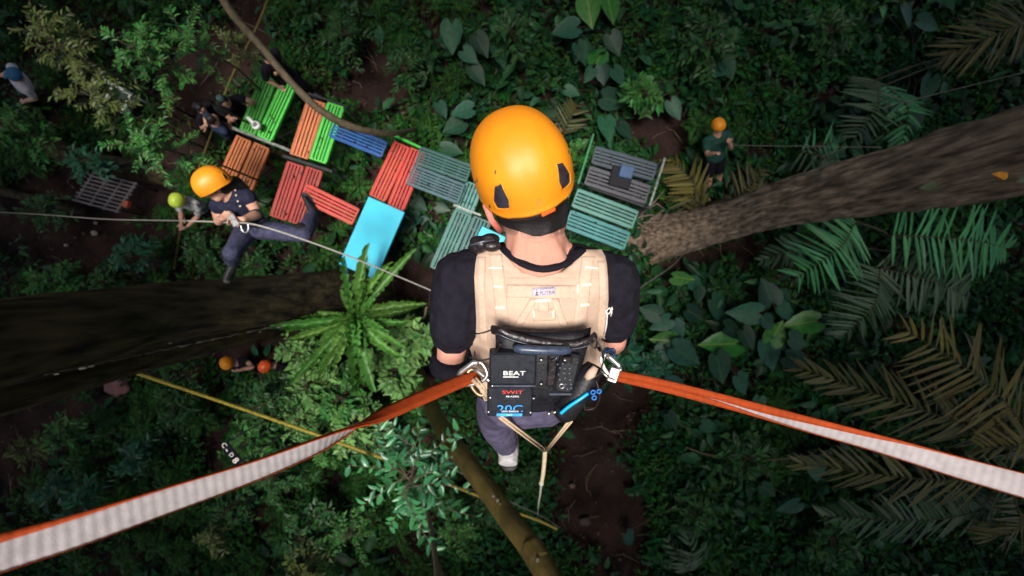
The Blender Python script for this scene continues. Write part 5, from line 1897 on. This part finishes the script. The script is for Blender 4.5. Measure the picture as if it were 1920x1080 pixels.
PB = mat('pack_black', (.007, .007, .010), .55, scale=60, var=.4, bump=.0015, bscale=120)
PG = mat('brick_black', (.008, .010, .016), .42, scale=80, var=.2, bump=.0002, bscale=600)
PL = mat('pack_leather', (.014, .010, .012), .35, scale=50, var=.4, bump=.002, bscale=90)
GRYM = mat('grey_edge', (.10, .115, .15), .35, metal=.5)
WHL = mat('letter_white', (.85, .85, .85), .5)
REDL = mat('letter_red', (.75, .05, .035), .5)
BLUL = mat('letter_blue', (.03, .30, .85), .5)
# soft bag body, tapering to the bottom
mb = MB()
secs = [(616, 926, 1106, .0), (628, 928, 1104, .012), (650, 930, 1100, .014), (700, 926, 1090, .014), (735, 922, 1078, .01), (762, 920, 1064, .0), (774, 930, 1056, -.02)]
vs, fs = [], []
for (y, xl, xr, h) in secs:
    for k in range(10):
        t = k / 9
        vs.append(T(xl + (xr - xl) * t, y + 4 * math.sin(math.pi * t), h - .02 + .02 * math.sin(math.pi * t) ** .4))
for (y, xl, xr, h) in secs:
    for k in range(10):
        vs.append(T(xl + (xr - xl) * k / 9, y + (24 if y < 620 else (12 if y < 640 else 0)), -.075))
n = len(secs) * 10
for i in range(len(secs) - 1):
    for k in range(9):
        a = i * 10 + k
        fs.append((a, a + 10, a + 11, a + 1))
        fs.append((n + a, n + a + 1, n + a + 11, n + a + 10))
    for a in (i * 10, ):
        fs.append((a, n + a, n + a + 10, a + 10))
        fs.append((a + 9, a + 19, n + a + 19, n + a + 9))
for k in range(9):
    fs.append((k, k + 1, n + k + 1, n + k))
    e = (len(secs) - 1) * 10 + k
    fs.append((e, n + e, n + e + 1, e + 1))
mb.add(vs, fs).obj('bag', PB, pack)
q = [Vector(v) for v in spline([tuple(T(x, y + 8, h)) for x, y, h in ((923, 608, .0), (936, 606, .015), (955, 613, .02), (990, 622, .022), (1030, 628, .022), (1070, 630, .02), (1098, 624, .015), (1111, 618, .0))], 5)]
MB().tube(q, [(.012, .007)] * len(q), 8, ref=NY).obj('bag_lip', PL, pack)
MB().tube([a + NY * -.005 + NZ * .009 for a in q[2:-3]], [.0013] * (len(q) - 5), 6).obj('piping', GRYM, pack)
h_ = MB().tube([T(963, 637, .03), T(966, 637.5, .04), T(975, 638, .043), T(1010, 639, .045), T(1050, 640, .043), T(1058, 640, .04), T(1061, 640, .03)], [.006, .0095, .0105, .0105, .0105, .0095, .006], 16)
h_.obj('handle', mat('handle_rubber', (.035, .05, .085), .35, var=.2, scale=70), pack)
for x in (968, 1055):
    pbox(x - 5, 632, x + 5, 646, .0, .036, .002).obj('handle_bracket', PB, pack, False)
b1 = pbox(918, 649, 1003, 710, .0, .034, .004).obj('battery_brick', PG, pack, False)
text('lettering', 'BEAT', axes(T(963, 687, .0343), NX, NY, NZ), .0155, WHL, b1, .0002, 1.5)
pbox(943, 693.4, 971, 694.6, .034, .0344, 0).obj('underline', WHL, b1, False)
pbox(922, 711, 1003, 714.5, .012, .033, .001).obj('edge_strip', GRYM, pack, False)
b2 = pbox(914, 716, 999, 778, -.004, .028, .004).obj('battery_brick', PG, pack, False)
text('lettering', 'SWIT', axes(T(961, 727, .0283), NX, NY, NZ), .0125, REDL, b2, .0003, 1.75)
text('lettering', 'PB-A290S', axes(T(961, 735.5, .0283), NX, NY, NZ), .0064, WHL, b2, .0002, 1.25)
text('lettering', '290Wh  Battery  14.4V', axes(T(960, 740.5, .0283), NX, NY, NZ), .0034, GRYM, b2, .0002, 1.2)
text('lettering', 'Li-ion pack', axes(T(960, 745, .0283), NX, NY, NZ), .0034, GRYM, b2, .0002, 1.2)
text('lettering', '20C', axes(T(957, 761, .0283), NX, NY, NZ), .0285, BLUL, b2, .0003, 1.35)
pbox(932, 770, 980, 775.5, .028, .0288, 0).obj('label_bar', BLUL, b2, False)
pbox(934, 763, 978, 767.5, .0283, .0289, 0).obj('label_stripe', PG, b2, False)
text('lettering', 'ultra battery', axes(T(957, 765, .0292), NX, NY, NZ), .0078, WHL, b2, .0002, 1.1)
text('lettering', 'U.S.A', axes(T(956, 772.6, .0291), NX, NY, NZ), .005, WHL, b2, .0002, 1.2)
for x, y, h in ((924, 712, .033), (920, 738, .028), (917, 767, .028), (1001, 741, .024), (1012, 665, .024), (1014, 712, .024), (996, 768, .028)):
    MB().ball(T(x, y, h), NX * .004, NY * .0032, NZ * .0025, 8).obj('screw', ALU, pack)
# small camera body with its buttons and dial
cb = pbox(1041, 652, 1079, 728, .0, .032, .006, rot=-.16).obj('camera_body', PB, pack, False)
pbox(1024, 655, 1042, 722, .0, .018, .004).obj('camera_grip', PL, pack, False)
rb = random.Random(8)
for i in range(18):
    x, y = 1047 + (i % 3) * 10 + rb.uniform(-2, 2) + (i // 3 - 3) * 1.6, 668 + (i // 3) * 10 + rb.uniform(-2, 2)
    if abs(x - 1051) < 7 and abs(y - 712) < 8: continue
    MB().ball(T(x, y, .033), NX * .0032, NY * .003, NZ * .002, 8).obj('button', GRYM, cb)
ring = [T(1051 + 4.4 * math.cos(a), 712 + 4.4 * math.sin(a), .034) for a in [i * math.pi / 8 for i in range(16)]]
MB().tube(ring, [.0013] * 16, 6, closed=True, cap=False).obj('dial', ALU, cb)
pbox(1048, 652, 1066, 664, .032, .046, .003).obj('viewfinder', PL, cb, False)
MB().ball(T(1052, 657, .047), NX * .004, NY * .003, NZ * .002, 8).obj('screw', ALU, cb)
pbox(1030, 733, 1076, 737, .0, .02, .001).obj('camera_rail', GRYM, pack, False)
MB().tube([T(1030, 668, .02), T(1038, 662, .028), T(1042, 654, .02)], [.0018] * 3, 6).obj('wire', GRYM, pack)
# thin cables looping out of the bag
CAB = mat('cable_black', (.012, .010, .010), .45)
for i, pts in enumerate(([(926, 612, .01), (900, 617, .02), (885, 622, .0)], [(938, 632, .03), (924, 660, .02), (900, 671, .012), (880, 668, .0)], [(1105, 622, .01), (1118, 640, .02), (1126, 665, .02), (1122, 690, .02), (1114, 700, .02)], [(1096, 628, .02), (1106, 640, .03), (1112, 632, .02), (1104, 626, .015)], [(978, 776, .0), (974, 792, -.01), (971, 800, -.04)], [(1116, 705, .02), (1124, 735, .03), (1118, 762, .02), (1100, 766, .02), (1098, 752, .02)])):
    q = [Vector(v) for v in spline([tuple(T(*p)) for p in pts], 6)]
    MB().tube(q, [.0021] * len(q), 6).obj('cable', CAB, pack)

# padded pouch with its bright blue tube, right of the pack
c = T(1085, 745, .0)
pouch = empty('gear_pouch', c, 'black cylindrical pouch with a bright blue tube on its side', 'pouch')
MB().tube([T(1116, 686, -.01), T(1110, 697, -.005), T(1090, 737, .0), T(1066, 782, -.01), T(1062, 790, -.015)], [.018, .026, .031, .033, .028], 20).obj('case', PB, pouch)
MB().tube([T(1098, 700, .022), T(1105, 690, .026), T(1113, 680, .02)], [.009, .012, .008], 10).obj('flap', TAN, pouch)
q = [Vector(v) for v in spline([tuple(T(x, y, h)) for x, y, h in ((1101, 727, .032), (1085, 737, .037), (1066, 752, .036), (1052, 767, .034))], 6)]
MB().tube(q, [.0042] * len(q), 10).obj('tube', mat('blue_tube', (.0, .36, .90), .35, var=.05, spec=.5), pouch)
for (x, y) in ((1110, 725), (1121, 723), (1113, 736)):
    rg = [T(x + 4 * math.cos(a), y + 4 * math.sin(a), .032) for a in [i * math.pi / 5 for i in range(10)]]
    MB().tube(rg, [.002] * 10, 6, closed=True, cap=False).obj('ring', mat('blue_ring', (.02, .15, .5), .4), pouch)
c = T(1035, 789, -.01)
root = empty('key_clip', c, 'small shiny clip hanging at the lower end of the pouch', 'clip')
MB().ball(c, NX * .006, NY * .007, NZ * .005, 8).obj('body', ALU, root)
MB().tube([c, T(1040, 783, 0), T(1046, 778, .005)], [.003, .0025, .002], 6).obj('hook', ALU, root)

# ------------------------------------------------------------------ carabiners, webbing straps and the hanging cord


def carabiner(px, py, d, ang, L, m, label, tilt=.2):
    c = P(px, py, d)
    a = math.radians(-ang)
    x = Vector((math.cos(a), math.sin(a), tilt)).normalized()
    y = Vector((0, 0, 1)).cross(x).normalized()
    root = empty('carabiner', c, label, 'carabiner')
    rg = []
    for i in range(24):
        t = 2 * math.pi * i / 24
        w = .30 + .09 * math.cos(t)
        rg.append(c + x * L * .5 * math.cos(t) + y * L * w * math.copysign(abs(math.sin(t)) ** .7, math.sin(t)))
    MB().tube(rg, [.0052] * 24, 8, closed=True, cap=False).obj('frame', m, root)
    MB().tube([rg[2], rg[4], rg[8], rg[10]], [.006, .0078, .0078, .006], 10).obj('gate', ALU, root)
    return root


carabiner(884, 703, 1.12, -28, .085, ALU, 'silver carabiner where the left strap meets the vest')
carabiner(897, 715, 1.13, 48, .075, mat('brass_metal', (.42, .30, .16), .35, metal=.85), 'brass-toned carabiner beside the silver one at the left hip')
CORDT = mat('tan_cord', (.42, .31, .2), .75, scale=200, var=.3)
c = P(906, 735, 1.12)
tag(MB().tube([P(886, 712, 1.11), P(902, 728, 1.10), P(914, 747, 1.12)], [(.004, .006)] * 3, 8).tube([P(892, 708, 1.11), P(906, 724, 1.10), P(917, 742, 1.12)], [.003] * 3, 8).obj('hip_cord', CORDT, None, True, c), 'doubled tan cord running from the left hip carabiner to the pack', 'cord')
carabiner(1143, 684, 1.13, 52, .058, mat('white_metal', (.72, .72, .70), .3, metal=.3), 'white carabiner where the right strap meets the vest')
c = P(1140, 662, 1.14)
q = [c + Vector((.016 * math.cos(t), .012 * math.sin(t * 1.7), .012 * math.sin(t * 2.3))) for t in [i * .4 for i in range(20)]]
tag(MB().tube(q, [.004] * 20, 6).obj('knot', mat('dark_blue_cord', (.008, .03, .07), .6), None, True, c), 'dark blue cord knot above the white carabiner', 'knot')
c = P(1135, 703, 1.13)
tag(MB().tube([P(1124, 699, 1.12), P(1128, 697, 1.11), P(1140, 708, 1.11), P(1156, 713, 1.12)], [.0026] * 4, 8).obj('wire_loop', ALU, None, True, c), 'short steel wire between the pouch and the right strap', 'wire')

WEBW = mat('webbing_white', (.29, .265, .27), .85, var=.1, scale=60, bump=.0006, bscale=400, spec=.15)
WEBO = mat('webbing_orange', (.29, .042, .008), .75, var=.12, scale=60, bump=.0006, bscale=400, spec=.15)


def webbing(keys, label, ext, pitch=.013, flaps=None):
    """Flat ribbed strap: keys (px, py, d, width, turn) with turn 0 = white side to the sky, 180 = orange side."""
    pts = spline([(*P(k[0], k[1], k[2]), k[3], k[4]) for k in keys], 60)
    keys_s = spline(flaps, 60) if flaps else None
    pos = [Vector(p[:3]) for p in pts]
    dv = (pos[-1] - pos[-8]).normalized()
    for i in range(1, 30):
        pos.append(pos[-1] + dv * .03)
        pts.append(np.array([0, 0, 0, pts[-1][3], pts[-1][4]]))
    vs, fs, ms = [], [], []
    dist = 0
    for i, p in enumerate(pos):
        t = pos[min(i + 1, len(pos) - 1)] - pos[max(i - 1, 0)]
        if i: dist += (p - pos[i - 1]).length
        t.normalize()
        n0 = (O - p) if i < len(pts) - 29 else n0
        n0 = (n0 - t * n0.dot(t)).normalized()
        s0 = t.cross(n0)
        a = math.radians(pts[i][4])
        n = n0 * math.cos(a) + s0 * math.sin(a)
        s_ = t.cross(n)
        w = pts[i][3] / 2
        rb_ = .00035 * math.sin(dist / pitch * 2 * math.pi)
        for (u, h) in ((-1, .0012), (-.96, .0026), (-.5, .003), (0, .0032), (.5, .003), (.96, .0026), (1, .0012), (1, -.0012), (.5, -.0024), (0, -.0026), (-.5, -.0024), (-1, -.0012)):
            hh = h + (rb_ if h > .002 else 0)
            vs.append(p + s_ * u * w + n * hh)
    m = 12
    for i in range(len(pos) - 1):
        for j in range(m):
            fs.append((i * m + j, i * m + (j + 1) % m, (i + 1) * m + (j + 1) % m, (i + 1) * m + j))
            ms.append(0 if 1 <= j <= 4 else 1)
    mb = MB()
    mb.add(vs, fs)
    mb.m = ms
    if flaps:                       # edges folded over the white side, opening up along the strap
        for sg in (-1, 1):
            fv, ff = [], []
            for i in range(len(pos)):
                k_ = min(i, len(keys_s) - 1)
                b_ = float(keys_s[k_][0 if sg > 0 else 1])
                q = vs[i * m:(i + 1) * m]
                c_, l_, r_ = (q[3] + q[9]) / 2, q[0], q[6]
                sv, nv = (r_ - l_) / 2, (q[3] - q[9]).normalized()
                e_ = c_ + sv * (1.01 * sg)
                t_ = c_ + sv * max(-.98, min(.98, b_)) + nv * .0062
                fv += [e_, e_ + nv * .0045, t_, t_ - nv * .0012]
            for i in range(len(pos) - 1):
                for j in range(4):
                    ff.append((i * 4 + j, i * 4 + (j + 1) % 4, (i + 1) * 4 + (j + 1) % 4, (i + 1) * 4 + j))
            mb.add(fv, ff, 1)
    return tag(mb.obj('webbing_strap', [WEBW, WEBO], None, True, pos[0]), label, 'strap', 'webbing straps holding the climber')


webbing([(897, 703, 1.14, .032, 210), (860, 716, 1.10, .034, 210), (790, 745, 1.02, .036, 215), (715, 778, .94, .038, 235), (655, 806, .88, .038, 282), (590, 836, .82, .038, 312), (480, 880, .75, .038, 328), (300, 942, .66, .040, 345), (150, 993, .60, .043, 355), (0, 1038, .55, .046, 358), (-120, 1075, .51, .047, 358)],
        'left webbing strap, orange at the vest turning to ribbed white', 1,
        flaps=[(.98, -.98)] * 6 + [(.95, -.98), (.9, -.98), (.74, -.98), (.55, -.98), (.5, -.98)])
webbing([(1142, 700, 1.14, .026, 10), (1165, 706, 1.12, .028, 10), (1240, 722, 1.07, .030, 14), (1340, 747, 1.01, .031, 18), (1430, 771, .96, .032, 20), (1520, 796, .91, .034, 22), (1620, 823, .87, .036, 24), (1700, 846, .84, .038, 20), (1800, 876, .81, .041, 15), (1920, 910, .77, .043, 10), (2040, 943, .73, .044, 10)],
        'right webbing strap, orange at the vest and white towards the right edge', 1,
        flaps=[(0, .05), (0, .05), (0, .05), (.14, .02), (.66, .12), (.88, -.2), (.92, -.5), (.93, -.8), (.96, -.93), (.97, -.96), (.97, -.96)])
c = P(1150, 703, 1.12)
tag(MB().box(c, Vector((.012, -.004, 0)), Vector((.006, .018, 0)), (0, 0, .004), bev=.002).obj('strap_buckle', ALU, None, False, c), 'small metal end piece where the right strap starts', 'buckle')

c = P(1022, 846, 1.55)
root = empty('tail_cord', c, 'tan cord bridle below the pack ending in a pale hanging rope', 'cord')
for a, b in (((936, 783, 1.2), (1020, 846, 1.55)), ((940, 780, 1.2), (1024, 842, 1.55)), ((1066, 790, 1.2), (1022, 846, 1.55)), ((1072, 790, 1.2), (1026, 846, 1.55))):
    MB().tube([P(*a), P(*b).lerp(P(*a), .5) + Vector((0, -.004, -.01)), P(*b)], [.0035, .0035, .0035], 6).obj('bridle', CORDT, root)
q = spline([(1022, 842, 1.55), (1021, 860, 1.62), (1018, 890, 1.75), (1015, 906, 1.85)], 6)
MB().tube([P(*p) for p in q], [.0085] * len(q), 10).obj('thick_rope', mat('cream_rope', (.48, .40, .26), .8, scale=200, var=.3), root)
q = spline([(1015, 906, 1.85), (1013, 925, 2.2), (1010, 945, 3.2), (1008, 966, 5.6)], 6)
MB().tube([P(*p) for p in q], [.0055] * len(q), 8).obj('rope', ROPE_W, root)
c = P(1015, 906, 1.84)
MB().ball(c, (.012, 0, 0), (0, .014, 0), (0, 0, .012), 8).obj('knot', ROPE_W, root)
# shoulder radio on the left shoulder
c = P(905, 458, 1.08)
root = empty('shoulder_pouch', c, 'crumpled black pouch on the left shoulder beside the neck', 'pouch')
mb = MB()
for i in range(5):
    mb.ball(c + Vector((RN.gauss(0, .012), RN.gauss(0, .008), RN.gauss(-.01, .006))), (.026, 0, 0), (0, .016, 0), (0, 0, .018), 10)
blob(mb, 'bag', PL, root, .004, 2)
MB().tube([c + Vector((-.03, -.004, .012)), c + Vector((0, .004, .02)), c + Vector((.03, .01, .01))], [.003] * 3, 6).obj('strap', GRYM, root)

# ------------------------------------------------------------------ lettering becomes plain mesh parts
_dg = bpy.context.evaluated_depsgraph_get()
for o in [o for o in bpy.data.objects if o.type == 'FONT']:
    me = bpy.data.meshes.new_from_object(o.evaluated_get(_dg))
    nm = o.name
    o.name = 'old'
    q = bpy.data.objects.new(nm, me)
    COL.objects.link(q)
    q.parent = o.parent
    q.matrix_basis = o.matrix_basis.copy()
    bpy.data.objects.remove(o)
